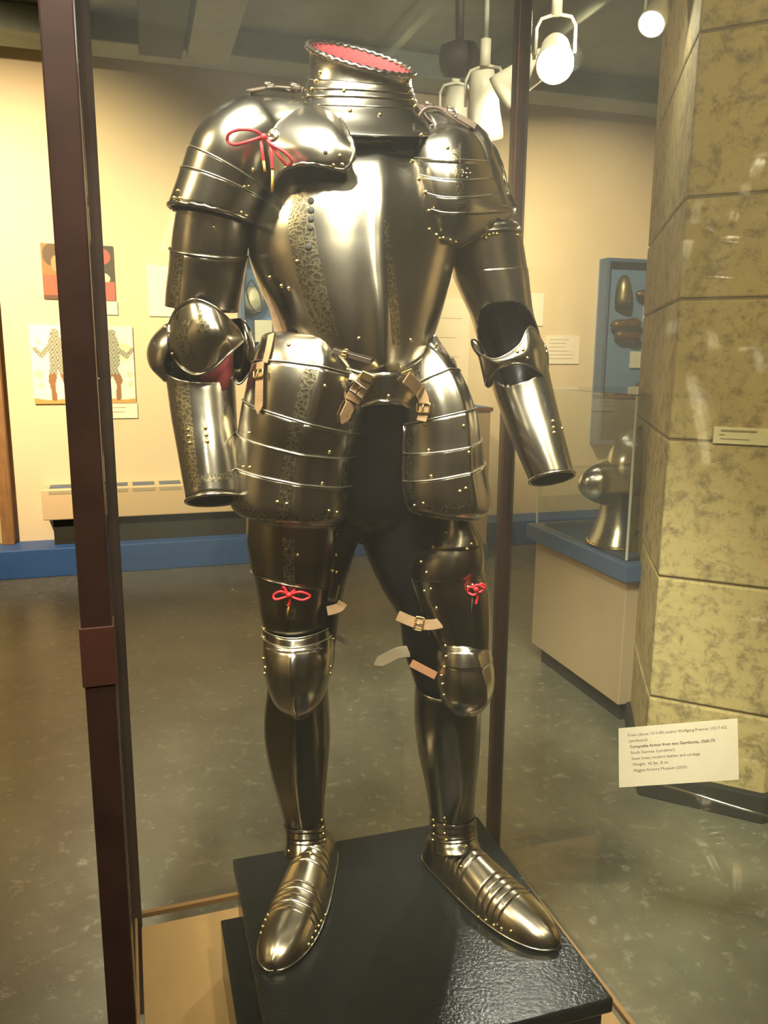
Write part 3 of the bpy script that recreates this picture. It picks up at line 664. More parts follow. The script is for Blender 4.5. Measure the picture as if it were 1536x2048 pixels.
# waist lames / fauld
wst = Shape([(563, 686, 853, 682, 1.46, .142, {'k': .04, 'b': .1, 'rg': .016, 'dip': .046}),
             (552, 708, 862, 704, 1.46, .144, {'k': .04, 'b': .1, 'rg': .012, 'dip': .048}),
             (535, 735, 880, 728, 1.46, .146, {'k': .04, 'b': .105, 'rg': .006, 'dip': .048}),
             (520, 765, 895, 755, 1.46, .140, {'k': .04, 'b': .11, 'rg': 0, 'dip': .04})])
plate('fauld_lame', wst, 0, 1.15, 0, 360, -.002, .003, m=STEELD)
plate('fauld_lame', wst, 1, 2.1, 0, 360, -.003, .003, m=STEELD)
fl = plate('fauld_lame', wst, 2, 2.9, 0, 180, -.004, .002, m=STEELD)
# gorget
gor = Shape([(620, 96, 818, 140, 1.46, .082, {'k': .03, 'b': .074, 'vz': -.045}),
             (623, 118, 816, 152, 1.46, .076, {'k': .03, 'b': .07, 'vz': -.036}),
             (621, 150, 817, 170, 1.46, .074, {'k': .03, 'b': .07, 'vz': -.024}),
             (614, 180, 822, 192, 1.46, .076, {'k': .03, 'b': .07, 'vz': -.018}),
             (602, 203, 832, 212, 1.46, .083, {'k': .03, 'b': .075, 'vz': -.020}),
             (580, 222, 848, 232, 1.46, .096, {'k': .03, 'b': .08, 'vz': -.024}),
             (548, 242, 872, 252, 1.46, .115, {'k': .03, 'b': .09, 'vz': -.036}),
             (530, 262, 890, 272, 1.46, .130, {'k': .03, 'b': .1, 'vz': -.046})])
plate('gorget_collar', gor, 0, 2.3, off=.001, inner=REDCLOTH)
for k, (a, b) in enumerate(((2.2, 3.0), (2.9, 3.6), (3.5, 4.3))): plate('gorget_lame', gor, a, b, off=.002-.0006*k, flare=.0012)
plate('gorget_plate', gor, 4.2, 6.6, off=.001, flare=.001)
rimline('roped_rim', gor, 0, 0, 360, .0044, .002, 420, None, n=200)

# ---- arms
lpa = Shape([(600, 206, 650, 300, 1.42, .060), (545, 200, 610, 318, 1.415, .070), (490, 203, 580, 338, 1.41, .080),
             (436, 230, 560, 352, 1.40, .086), (400, 266, 547, 364, 1.395, .088), (382, 305, 534, 384, 1.395, .086),
             (366, 357, 520, 408, 1.395, .084), (345, 415, 502, 446, 1.395, .083)])
for k, (a, b) in enumerate(((0, 5.0), (4.9, 5.85), (5.75, 7.0))):
    o = plate('pauldron' if k == 0 else 'pauldron_lame', lpa, a, b, 0, 360, .002+.0014*k, 0)
    if k: rimline('lame_glint', lpa, a, 10, 170, .0009, .0028+.0014*k, 0, o, EDGEM)  # highlight along the lame built as a pale line
rimline('roped_rim', lpa, 7, 0, 360, .0035, .003, 330)
# big chest wing of that pauldron
fo, fv, fn, fm = sheet('pauldron_wing', [[(560, 205, 1.375), (612, 206, 1.362), (655, 218, 1.355), (680, 238, 1.348)],
    [(530, 250, 1.340), (600, 245, 1.322), (660, 247, 1.316), (696, 268, 1.318)],
    [(528, 290, 1.328), (600, 285, 1.302), (665, 283, 1.296), (708, 295, 1.302)],
    [(535, 325, 1.328), (600, 312, 1.300), (655, 322, 1.293), (704, 322, 1.300)],
    [(545, 368, 1.335), (572, 336, 1.310), (625, 328, 1.298), (688, 341, 1.302)]], .002, 34, 7)
MB().tube(border(fv, fn, fm, 'right')+border(fv, fn, fm, 'bottom')[::-1][1:], .0035, 8, 300).build('roped_rim', STEEL, fo, True)
lup = Shape([(352, 420, 500, 450, 1.40, .07), (343, 480, 497, 500, 1.40, .068), (338, 540, 489, 556, 1.41, .066, {}),
             (333, 590, 480, 606, 1.415, .064), (330, 650, 468, 662, 1.42, .06)])
plate('rerebrace', lup, 0, 1.35, 0, 360, -.002, 0)
plate('rerebrace', lup, 1.25, 3.35, 0, 360, -.0005, .0005)
rimline('rolled_edge', lup, 1.25, 0, 180, .0016, .0005)
llo = Shape([(325, 700, 462, 720, 1.40, .06, {'vz': -.02}), (334, 760, 470, 775, 1.40, .062, {'vz': -.012}), (345, 845, 474, 855, 1.38, .058), (359, 920, 478, 915, 1.355, .054), (375, 1006, 482, 994, 1.33, .050)])
plate('vambrace', llo, .55, 4, 0, 360, 0, 0)
rimline('rolled_edge', llo, 4, 0, 360, .0028, .001, 0)
# elbow cop
cop = Shape([(335, 648, 420, 650, 1.42, .05), (310, 675, 430, 690, 1.42, .066), (300, 705, 420, 715, 1.42, .07), (308, 735, 400, 740, 1.42, .066), (333, 762, 390, 765, 1.42, .05)])
plate('couter', cop, 0, 4, 95, 300, .002, m=STEEL)
wo, wv, wn, wm = sheet('couter_wing', [[(338, 648, 1.36), (352, 620, 1.335), (384, 599, 1.315), (420, 608, 1.31), (446, 628, 1.315), (476, 657, 1.34)],
    [(337, 670, 1.35), (360, 660, 1.318), (392, 652, 1.300), (425, 655, 1.295), (452, 662, 1.305), (482, 668, 1.345)],
    [(337, 692, 1.35), (360, 694, 1.32), (392, 694, 1.306), (425, 690, 1.30), (456, 683, 1.31), (486, 676, 1.35)],
    [(346, 715, 1.36), (366, 738, 1.335), (392, 750, 1.325), (425, 738, 1.32), (458, 708, 1.33), (487, 681, 1.352)]], .006, 40, 6)
MB().tube(border(wv, wn, wm, 'all'), .0022, 8, 0).build('rolled_edge', STEEL, wo, True)
bo, bv, bn, bm_ = sheet('couter_back_wing', [[(462, 640, 1.45), (485, 640, 1.44), (500, 660, 1.45)], [(462, 690, 1.44), (492, 684, 1.42), (509, 700, 1.44)], [(458, 750, 1.44), (478, 768, 1.43), (500, 745, 1.44)]], .006, 16, 8, m=STEELD)
MB().tube(border(bv, bn, bm_, 'all'), .002, 8, 0).build('rolled_edge', STEEL, bo, True)
sheet('red_lining', [[(360, 735, 1.39), (400, 745, 1.37), (450, 700, 1.37), (468, 690, 1.40)], [(372, 765, 1.39), (410, 785, 1.36), (450, 780, 1.36), (466, 770, 1.40)]], .0, 12, 4, m=REDCLOTH, inner=REDCLOTH)

rup = Shape([(890, 420, 1024, 412, 1.52, .068), (893, 480, 1041, 465, 1.52, .067), (905, 545, 1053, 532, 1.52, .064), (924, 592, 1059, 585, 1.52, .062),
             (943, 634, 1065, 628, 1.52, .060), (960, 690, 1078, 670, 1.52, .058), (985, 730, 1085, 712, 1.52, .055)])
plate('rerebrace', rup, .7, 2.2, 0, 360, 0, 0, m=STEEL)
plate('rerebrace', rup, 2.1, 6, 0, 360, .0012, 0, m=STEEL, n=72, rows=60, mask=lambda s, f: not (12 < f*360 < 168 and s > 3.45+1.4*(abs(f*360-88)/80)**2.5))
rimline('rolled_edge', rup, 1.0, 0, 180, .0028, .002)
rlo = Shape([(975, 725, 1090, 690, 1.53, .052), (982, 765, 1096, 735, 1.52, .054), (1000, 820, 1108, 790, 1.505, .054), (1028, 890, 1127, 868, 1.47, .05), (1060, 963, 1148, 950, 1.44, .046)])
plate('vambrace', rlo, 0, 4, 0, 360, 0, 0, n=72, rows=60, mask=lambda s, f: not (8 < f*360 < 172 and s < 1.5-.9*(abs(f*360-100)/78)**2))
rimline('rolled_edge', rlo, 4, 0, 360, .0028, .001)
co, cv, cn, cm = sheet('couter', [[(943, 680, 1.50), (957, 705, 1.475), (985, 718, 1.452), (1012, 710, 1.445), (1040, 688, 1.45), (1057, 655, 1.465), (1073, 662, 1.50), (1082, 680, 1.54)],
    [(955, 700, 1.495), (970, 720, 1.468), (995, 726, 1.448), (1020, 718, 1.440), (1048, 706, 1.442), (1068, 695, 1.455), (1086, 694, 1.49), (1094, 702, 1.54)],
    [(972, 772, 1.50), (984, 752, 1.475), (1000, 736, 1.452), (1026, 727, 1.442), (1054, 730, 1.445), (1076, 742, 1.455), (1091, 752, 1.49), (1096, 735, 1.54)]], .004, 44, 7)
MB().tube(border(cv, cn, cm, 'all'), .002, 8).build('rolled_edge', STEEL, co, True)
for (xa, ya, xb, yb) in ((944, 678, 966, 716), (984, 742, 976, 776)):
    a_, b_ = P(xa, ya, 1.493), P(xb, yb, 1.493); L_ = (b_-a_).length
    MB().lathe([(0, 0), (.0045, .002), (.0075, .009), (.008, L_*.5), (.0065, L_*.8), (.003, L_*.97), (0, L_)], a_, b_-a_, 20, False).build('wing_lobe', STEELD, co, True)

rpa = [ [(835, 252, 1.46), (870, 243, 1.455), (910, 243, 1.46), (950, 256, 1.49)],
        [(808, 284, 1.425), (860, 272, 1.40), (925, 268, 1.405), (985, 290, 1.50)],
        [(808, 318, 1.405), (870, 326, 1.375), (935, 328, 1.385), (1003, 330, 1.51)],
        [(815, 347, 1.40), (875, 362, 1.37), (940, 364, 1.385), (1010, 358, 1.51)],
        [(822, 378, 1.40), (880, 398, 1.372), (945, 398, 1.39), (1019, 390, 1.51)],
        [(834, 412, 1.405), (885, 430, 1.38), (948, 430, 1.40), (1030, 424, 1.515)],
        [(855, 460, 1.42), (890, 478, 1.40), (935, 476, 1.42), (985, 462, 1.47)],
        [(885, 486, 1.44), (900, 494, 1.43), (925, 490, 1.44), (945, 480, 1.46)]]
nn = 40; kk = 6
rows = [cr([P(*q) for q in r_], nn) for r_ in rpa]
cols = [cr([r_[i] for r_ in rows], kk*7+1) for i in range(nn)]
def pl_rows(name, j0, j1, off, parent=None):
    vs = []
    for j in range(j0, j1+1):
        for i in range(nn):
            p = cols[i][j]; d = (O-p).normalized(); vs.append(p+d*(.010*sin(pi*i/(nn-1))**.6+off+.0015*(j-j0)/(j1-j0)))
    fs = [[j*nn+i, j*nn+i+1, (j+1)*nn+i+1, (j+1)*nn+i] for j in range(j1-j0) for i in range(nn-1)]
    o = mesh(name, vs, fs, STEEL, parent or suit, True, TH, INNER, lambda c: O-c); PLATES.append(o); return o, vs
rp0, _ = pl_rows('pauldron', 0, 12, 0)
for k, (a, b) in enumerate(((11, 18), (17, 24), (23, 30), (29, 42))):
    o, vs = pl_rows('pauldron_lame', a, b, .0012+.0013*k)
    MB().tube(vs[:nn-6], .0009, 6).build('lame_glint', EDGEM, o, True)
for side in (0, nn-1):
    MB().tube([cols[side][j]+(O-cols[side][j]).normalized()*.006 for j in range(43)], .003, 8, 300).build('roped_rim', STEEL, rp0, True)
MB().tube([cols[i][42]+(O-cols[i][42]).normalized()*.006 for i in range(nn)], .003, 8, 300).build('roped_rim', STEEL, rp0, True)
# shoulder cap joining plate to neck
rsh = Shape([(838, 228, 838, 330, 1.47, .05), (880, 226, 880, 345, 1.49, .06), (930, 244, 918, 370, 1.51, .07), (975, 280, 930, 400, 1.52, .072), (1000, 340, 915, 410, 1.52, .07), (1012, 385, 892, 420, 1.52, .068), (1022, 420, 892, 440, 1.52, .068)])
plate('pauldron_back', rsh, 0, 6, 0, 360, 0)

# ---- tassets
ltas = Shape([(520, 680, 735, 735, 1.40, .062, {'b': .03, 'rg': .004}), (505, 725, 745, 770, 1.385, .088, {'b': .05, 'rg': .006, 'k': .02}), (488, 800, 722, 862, 1.38, .092, {'rg': .006, 'k': .02}),
              (478, 865, 706, 905, 1.385, .092, {'rg': .006, 'k': .02}), (470, 930, 698, 965, 1.385, .092, {'rg': .006, 'k': .02}), (463, 990, 695, 1008, 1.385, .094, {'rg': .006, 'k': .02}),
              (476, 1024, 690, 1030, 1.385, .09, {'rg': .004, 'k': .02}), (512, 1040, 668, 1046, 1.385, .078, {'k': .015})])
for k, (a, b) in enumerate(((0, 1.1), (1.0, 2.1), (2.0, 3.1), (3.0, 4.1), (4.0, 7.0))):
    o = plate('tasset_lame', ltas, a, b, 5, 192, .0013*k, 0, n=64, rows=12 if b < 5 else 26)
    if k: rimline('lame_glint', ltas, a, 5, 192, .0010, .0009+.0013*k, 0, o, EDGEM)
edge = [ltas.p(3+3.9*i/20, 5, .003) for i in range(21)]+[ltas.p(6.95, 5+187*i/40, .003) for i in range(1, 41)]+[ltas.p(6.95-3.9*i/20, 192, .003) for i in range(1, 21)]
MB().tube(edge, .0032, 8, 330).build('roped_rim', STEEL, suit, True)
rtas = Shape([(797, 742, 873, 680, 1.45, .05, {'k': .02, 'rg': .004}), (800, 790, 903, 762, 1.42, .075, {'k': .03, 'rg': .006}), (808, 848, 923, 820, 1.41, .085, {'k': .035, 'rg': .006}),
              (808, 905, 932, 872, 1.41, .09, {'k': .035, 'rg': .006}), (808, 960, 942, 920, 1.41, .09, {'k': .035, 'rg': .006}), (813, 1000, 957, 1000, 1.41, .09, {'k': .035, 'rg': .006}),
              (822, 1018, 952, 1014, 1.41, .086, {'k': .03}), (846, 1028, 930, 1024, 1.41, .074, {'k': .025})])
for k, (a, b) in enumerate(((0, 1.1), (1.0, 2.1), (2.0, 3.1), (3.0, 4.1), (4.0, 7.0))):
    o = plate('tasset_lame', rtas, a, b, -8, 178, .0013*k, 0, n=64, rows=12 if b < 5 else 26)
    if k: rimline('lame_glint', rtas, a, -8, 178, .0010, .0009+.0013*k, 0, o, EDGEM)
edge = [rtas.p(2+4.9*i/20, -8, .003) for i in range(21)]+[rtas.p(6.95, -8+186*i/40, .003) for i in range(1, 41)]+[rtas.p(6.95-4.9*i/20, 178, .003) for i in range(1, 21)]
MB().tube(edge, .0032, 8, 330).build('roped_rim', STEEL, suit, True)
# brayette arch over the crotch
ao, av, an, am = sheet('brayette_arch', [[(690, 770, 1.318), (730, 752, 1.308), (775, 745, 1.30), (815, 752, 1.32), (845, 770, 1.345)], [(722, 812, 1.325), (742, 806, 1.318), (772, 803, 1.31), (800, 806, 1.325), (822, 816, 1.345)]], .006, 24, 6, m=STEEL, bp=0)
MB().tube(border(av, an, am, 'bottom'), .0035, 8, 260).build('roped_rim', STEEL, ao, True)

# ---- legs
lcu = Shape([(497, 1020, 690, 1020, 1.44, .092), (496, 1075, 686, 1090, 1.435, .092), (503, 1120, 676, 1150, 1.43, .088), (512, 1170, 664, 1195, 1.425, .082), (519, 1215, 657, 1225, 1.42, .078), (527, 1262, 655, 1262, 1.415, .072), (531, 1295, 657, 1295, 1.41, .07)])
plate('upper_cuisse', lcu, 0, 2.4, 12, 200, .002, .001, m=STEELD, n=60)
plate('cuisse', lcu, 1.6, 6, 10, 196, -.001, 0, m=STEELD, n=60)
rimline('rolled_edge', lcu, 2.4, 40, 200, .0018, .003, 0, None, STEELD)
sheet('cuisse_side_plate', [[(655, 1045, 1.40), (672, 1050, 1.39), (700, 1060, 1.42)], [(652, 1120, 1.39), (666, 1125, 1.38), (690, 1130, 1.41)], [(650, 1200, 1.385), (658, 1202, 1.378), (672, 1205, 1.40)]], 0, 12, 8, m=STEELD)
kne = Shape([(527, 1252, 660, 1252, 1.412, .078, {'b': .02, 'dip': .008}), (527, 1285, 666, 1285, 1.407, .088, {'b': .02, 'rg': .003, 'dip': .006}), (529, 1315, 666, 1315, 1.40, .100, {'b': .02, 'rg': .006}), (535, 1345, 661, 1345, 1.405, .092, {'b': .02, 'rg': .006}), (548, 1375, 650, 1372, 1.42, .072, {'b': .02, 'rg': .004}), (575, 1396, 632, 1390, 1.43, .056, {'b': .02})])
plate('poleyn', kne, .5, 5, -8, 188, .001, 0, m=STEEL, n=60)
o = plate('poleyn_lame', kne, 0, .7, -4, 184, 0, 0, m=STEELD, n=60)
rimline('lame_glint', kne, 0, 0, 180, .0009, .001, 0, o, EDGEM); rimline('lame_glint', kne, .5, 0, 180, .0009, .002, 0, o, EDGEM)
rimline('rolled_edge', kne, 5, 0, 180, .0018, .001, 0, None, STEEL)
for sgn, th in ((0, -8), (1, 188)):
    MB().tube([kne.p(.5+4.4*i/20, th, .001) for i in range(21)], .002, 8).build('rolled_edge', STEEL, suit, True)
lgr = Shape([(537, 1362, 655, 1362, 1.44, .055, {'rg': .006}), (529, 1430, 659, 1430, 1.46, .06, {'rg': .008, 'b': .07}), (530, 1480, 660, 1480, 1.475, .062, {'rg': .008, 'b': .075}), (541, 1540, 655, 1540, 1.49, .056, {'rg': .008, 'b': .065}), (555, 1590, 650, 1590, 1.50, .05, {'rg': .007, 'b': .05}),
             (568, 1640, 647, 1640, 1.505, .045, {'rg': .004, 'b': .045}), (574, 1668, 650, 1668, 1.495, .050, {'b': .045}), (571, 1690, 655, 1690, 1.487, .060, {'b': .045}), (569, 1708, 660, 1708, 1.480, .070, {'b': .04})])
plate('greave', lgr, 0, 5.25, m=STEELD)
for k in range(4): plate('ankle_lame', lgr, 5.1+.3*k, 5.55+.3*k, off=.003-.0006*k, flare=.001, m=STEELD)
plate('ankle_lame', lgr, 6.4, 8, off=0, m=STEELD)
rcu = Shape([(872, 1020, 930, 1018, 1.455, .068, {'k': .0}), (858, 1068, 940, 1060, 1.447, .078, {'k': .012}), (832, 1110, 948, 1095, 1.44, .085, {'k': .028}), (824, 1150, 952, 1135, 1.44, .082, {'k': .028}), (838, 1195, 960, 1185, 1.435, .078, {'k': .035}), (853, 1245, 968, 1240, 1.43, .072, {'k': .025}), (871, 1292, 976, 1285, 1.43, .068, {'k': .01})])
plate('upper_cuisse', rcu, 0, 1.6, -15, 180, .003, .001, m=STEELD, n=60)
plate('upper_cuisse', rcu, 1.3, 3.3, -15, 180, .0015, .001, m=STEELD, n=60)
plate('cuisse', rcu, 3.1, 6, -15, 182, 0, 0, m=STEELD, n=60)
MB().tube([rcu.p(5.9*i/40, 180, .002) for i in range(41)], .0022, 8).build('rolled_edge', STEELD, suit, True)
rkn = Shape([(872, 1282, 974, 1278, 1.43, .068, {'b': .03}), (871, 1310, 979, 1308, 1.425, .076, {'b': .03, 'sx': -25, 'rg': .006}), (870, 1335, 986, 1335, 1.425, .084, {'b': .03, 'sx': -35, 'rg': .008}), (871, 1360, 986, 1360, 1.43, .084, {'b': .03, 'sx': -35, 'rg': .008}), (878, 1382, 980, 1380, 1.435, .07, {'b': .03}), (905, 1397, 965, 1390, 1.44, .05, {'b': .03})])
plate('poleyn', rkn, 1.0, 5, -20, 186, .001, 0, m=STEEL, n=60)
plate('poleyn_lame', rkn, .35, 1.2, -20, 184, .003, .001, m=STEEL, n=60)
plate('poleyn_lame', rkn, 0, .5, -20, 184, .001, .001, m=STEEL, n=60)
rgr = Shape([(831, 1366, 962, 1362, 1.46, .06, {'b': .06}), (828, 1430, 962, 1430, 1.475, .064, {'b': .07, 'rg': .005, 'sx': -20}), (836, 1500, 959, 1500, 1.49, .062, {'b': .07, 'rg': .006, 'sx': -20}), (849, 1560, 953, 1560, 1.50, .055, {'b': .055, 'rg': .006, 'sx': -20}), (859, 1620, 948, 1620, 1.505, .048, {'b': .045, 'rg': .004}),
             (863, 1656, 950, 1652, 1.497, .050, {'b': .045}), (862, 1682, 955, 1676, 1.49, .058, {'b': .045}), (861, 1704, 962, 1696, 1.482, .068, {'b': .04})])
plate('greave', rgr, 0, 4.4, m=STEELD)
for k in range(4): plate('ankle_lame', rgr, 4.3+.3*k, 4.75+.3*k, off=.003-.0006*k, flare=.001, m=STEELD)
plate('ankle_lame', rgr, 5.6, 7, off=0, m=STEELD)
# ---- sabatons
def sabaton(heel, toe, bend, cuts):
    heel, toe = V(heel), V(toe); ax = (toe-heel).normalized(); L = (toe-heel).length; sd = ax.cross(ez)
    prof = [(0, .014, .040), (.04, .032, .055), (.12, .040, .070), (.22, .043, .080), (.32, .045, .082), (.42, .048, .076), (.55, .051, .067), (.68, .052, .058), (.80, .048, .049), (.90, .038, .038), (.965, .023, .025), (1, .004, .010)]
    def sec(t):
        for k in range(len(prof)-1):
            if prof[k+1][0] >= t: break
        a, b = prof[k], prof[k+1]; f = (t-a[0])/(b[0]-a[0]); f2 = f
        return a[1]+(b[1]-a[1])*f2, a[2]+(b[2]-a[2])*f2
    cp = cr([V((a, b, c)) for a, b, c in prof], 80)
    def secs(t):
        
        for a, b in zip(cp, cp[1:]):
            if b[0] >= t: f = (t-a[0])/max(1e-6, b[0]-a[0]); return a[1]+(b[1]-a[1])*f, a[2]+(b[2]-a[2])*f
        return cp[-1][1], cp[-1][2]
    def pt(t, th, off=0):
        w_, h = secs(t); c = cos(th); s = sin(th)
        wob = bend*sin(pi*t)
        return heel+ax*(t*L)+sd*(w_+off)*(abs(c)**.8)*(1 if c >= 0 else -1)+ez*((h+off)*(abs(s)**.85)+.0025*max(0, 1-abs(th-pi/2)/.3)+.002)+sd*wob
    def mk(name, t0, t1, off, m):
        n = 36; k = max(3, int((t1-t0)*60)); vs = [pt(t0+(t1-t0)*j/k, pi*i/n, off+.0003*(j/k)) for j in range(k+1) for i in range(n+1)]
        fs = [[j*(n+1)+i, j*(n+1)+i+1, (j+1)*(n+1)+i+1, (j+1)*(n+1)+i] for j in range(k) for i in range(n)]
        o = mesh(name, vs, fs, m, suit, True, TH, INNER, lambda c: c-(heel+ax*((c-heel).dot(ax)))); PLATES.append(o); return o
    mk('sabaton_heel', 0, .20, .0005, STEELD)
    for k in range(len(cuts)-1): mk('sabaton_lame', cuts[k]-.008, cuts[k+1], .0008+.0004*(k % 2), STEELF)
    mk('toe_cap', cuts[-1]-.01, 1, .0012, STEELF)
    # sole
    n = 60; ol = [pt(i/n, 0) for i in range(n+1)]+[pt(i/n, pi) for i in range(n, -1, -1)]
    mb = MB(); mb.v = [V((p.x, p.y, ZP+.0004)) for p in ol]+[V((p.x, p.y, ZP+.006)) for p in ol]; m_ = len(ol)
    mb.f = [[i, (i+1) % m_, m_+(i+1) % m_, m_+i] for i in range(m_)]+[list(range(m_))[::-1], [m_+i for i in range(m_)]]
    mb.build('sole', DARK, suit)
    MB().tube([pt(.0+i/n, 0, .001)+ez*.004 for i in range(n+1)]+[pt(1-i/n, pi, .001)+ez*.004 for i in range(1, n+1)], .0022, 6).build('sole_edge', STEEL, suit, True)
    return pt
ptl = sabaton((-.128, 1.565, ZP), (-.190, 1.203, ZP), -.008, (.18, .30, .345, .39, .435, .58, .62, .66, .70, .74))
ptr = sabaton((.105, 1.555, ZP), (.317, 1.262, ZP), .008, (.18, .30, .345, .39, .435, .58, .62, .66, .70, .74))
# ================================================================ surface details placed on the built plates
def bvh():
    vs = []; fs = []; own = []
    for o in PLATES:
        b0 = len(vs); vs += [v.co.copy() for v in o.data.vertices]
        for f in o.data.polygons: fs.append([b0+i for i in f.vertices]); own.append(o)
    return BVHTree.FromPolygons(vs, fs), own
TREE, OWN = bvh()
def hit(x, y, far=None):
    r_ = ray(x, y).normalized(); h, n, i, d = TREE.ray_cast(O, r_)
    if h is None: return None
    if n.dot(r_) > 0: n = -n
    return h, n, OWN[i]
def near(x, y, Y=1.4):
    h = hit(x, y)
    if h: return h
    for k in range(1, 40):
        for dx, dy in ((k, 0), (-k, 0), (0, k), (0, -k), (k, k), (-k, k)):
            h = hit(x+dx, y+dy)
            if h: p = P(x, y, h[0].y); return p, h[1], h[2]
    return P(x, y, Y), V((0, -1, 0)), suit
rm = MB(); rm.lathe([(.0034, 0), (.0033, .0012), (.0024, .0024), (.0011, .003), (0, .0031)], V((0, 0, 0)), ez, 10, False)
RV = rm.build('rivet', BRASS, None, True); first = [True]
def rivet(x, y, sc=1.0, m=None):
    h = hit(x, y)
    if h is None: return
    p, n, own = h
    o = RV if first[0] else RV.copy()
    if not first[0]: C.objects.link(o)
    first[0] = False
    o.location = p+n*.0003; o.rotation_mode = 'QUATERNION'; o.rotation_quaternion = n.to_track_quat('Z', 'Y'); o.scale = (sc, sc, sc)
    o.parent = own
RIV = [(407,222),(416,223),(356,382),(349,396),(360,397),(347,440),(427,455),(506,339),(507,340),(497,373),(489,374),(471,430),(492,432),(482,425),
 (680,312),(667,330),(684,329),(540,272),
 (640,145),(631,163),(624,178),(616,192),(633,162),(815,165),(820,183),(826,200),(831,212),(700,222),(760,230),(688,182),(609,150),
 (843,270),(895,296),(824,322),(838,358),(852,384),(858,422),(859,459),(873,470),(887,476),(901,480),(911,484),(826,322),
 (962,472),(970,470),(978,470),(986,468),(972,477),(994,468),(995,303),(1038,456),(1035,470),
 (718,677),(821,680),(563,572),(578,577),(540,555),(594,523),(495,520),(497,520),
 (338,665),(345,708),(331,655),(345,735),(341,748),
 (376,860),(377,873),(379,886),(411,856),(413,870),(415,883),
 (1106,842),(1107,855),(1109,865),(1121,837),(1123,847),(1124,857),
 (1086,668),(1090,686),(1093,704),(1096,720),(1082,650),(1035,704),(1055,716),(1046,700),
 (659,904),(645,967),(658,1022),(674,1025),(555,1004),(574,1008),(487,934),(499,866),(515,810),(578,690),(500,935),(650,772),
 (848,850),(857,901),(862,953),(829,1011),(847,1007),(920,983),(932,977),(872,690),(777,792),(928,852),(938,905),(801,735),
 (672,1068),(684,1083),(689,1075),(672,1110),(665,1142),(673,1144),(573,1098),(595,1110),(668,1055),
 (892,1065),(867,1094),(842,1124),(853,1145),(849,1182),(862,1178),(873,1216),(934,1098),(942,1088),(945,1170),(936,1174),
 (528,1258),(528,1275),(524,1293),(527,1317),(531,1335),(662,1263),(666,1278),(668,1297),(668,1315),(661,1333),(660,1347),(530,1347),
 (891,1291),(892,1313),(888,1334),(883,1351),(885,1368),(888,1390),
 (578,1702),(621,1708),(649,1680),(646,1668),(645,1655),(643,1640),
 (867,1640),(889,1636),(868,1652),(889,1650),(868,1668),(889,1667),(866,1680),(892,1680),(932,1692),(956,1677),(922,1733),
 (536,1830),(531,1840),(526,1853),(522,1866),(650,1830),(642,1842),(637,1852),(631,1863),(624,1876),(617,1889),
 (888,1793),(901,1801),(912,1808),(923,1816),(935,1825),(957,1834),(972,1840),(988,1850),(1003,1857),(1022,1862)]
for q in RIV: rivet(*q)
# pierced holes in the breastplate
HB = MB().lathe([(.0052, 0), (.0052, .0006), (0, .0006)], V((0, 0, 0)), ez, 16, False).build('pierced_hole', DARK, bp, True); fh = True
for x, y, sc in ((622, 402, 1), (622, 421, 1.05), (622, 439, .95), (621, 456, .95), (617, 494, 1.15), (651, 305, .6)):
    h = hit(x, y)
    if h:
        o = HB if fh else HB.copy()
        if not fh: C.objects.link(o)
        fh = False; o.location = h[0]+h[1]*.0002; o.rotation_mode = 'QUATERNION'; o.rotation_quaternion = h[1].to_track_quat('Z', 'Y'); o.scale = (sc, sc, 1); o.parent = h[2]
def etch(left, right, n=40, k=5, off=.0005):
    L = cr([(x, y, 0) for x, y in left], n); Rr = cr([(x, y, 0) for x, y in right], n); parts = {}
    grid = []
    for i in range(n):
        row = []
        for j in range(k):
            q = L[i].lerp(Rr[i], j/(k-1)); h = hit(q.x, q.y); row.append(h)
        grid.append(row)
    for i in range(n-1):
        for j in range(k-1):
            q = [grid[i][j], grid[i+1][j], grid[i+1][j+1], grid[i][j+1]]
            if None in q or len({id(a[2]) for a in q}) > 1 or max((a[0]-q[0][0]).length for a in q) > .02: continue
            vs, fs = parts.setdefault(q[0][2].name, ([], [])); b0 = len(vs); vs += [a[0]+a[1]*off for a in q]; fs.append([b0, b0+1, b0+2, b0+3])
    for nm, (vs, fs) in parts.items():
        o = mesh('etched_band', vs, fs, ETCH, bpy.data.objects[nm], True, 0, None, lambda c: O-c)
etch([(597, 372), (578, 430), (582, 500), (600, 570), (622, 640), (640, 668)], [(606, 366), (626, 430), (636, 500), (652, 570), (668, 640), (678, 672)])
etch([(768, 440), (772, 540), (780, 620), (786, 690)], [(776, 440), (788, 540), (798, 620), (800, 690)])
etch([(352, 505), (345, 560), (338, 640)], [(368, 505), (362, 560), (355, 640)])
etch([(348, 752), (356, 830), (368, 900), (380, 975)], [(378, 752), (384, 830), (392, 900), (402, 975)])
etch([(610, 735), (592, 800), (575, 880), (560, 960), (552, 1030)], [(636, 740), (618, 805), (600, 885), (585, 965), (578, 1035)])
etch([(470, 1000), (520, 1040), (600, 1050), (670, 1035)], [(474, 985), (522, 1022), (600, 1033), (664, 1018)])
etch([(680, 800), (695, 860), (684, 940), (682, 1000)], [(712, 806), (704, 860), (696, 940), (692, 1000)], off=.0006)
etch([(810, 860), (812, 930), (818, 1000)], [(822, 860), (824, 930), (832, 1000)])
etch([(836, 1012), (880, 1026), (940, 1015)], [(834, 1000), (880, 1012), (938, 1000)])
etch([(366, 640), (352, 665), (356, 690), (370, 720)], [(386, 640), (374, 665), (378, 690), (392, 720)], 20)
etch([(400, 612), (392, 640), (396, 665)], [(424, 618), (418, 640), (420, 665)], 14)
etch([(565, 1075), (568, 1160), (572, 1240)], [(588, 1075), (590, 1160), (592, 1240)])
etch([(400, 965), (440, 962), (474, 955)], [(402, 950), (440, 947), (472, 940)])
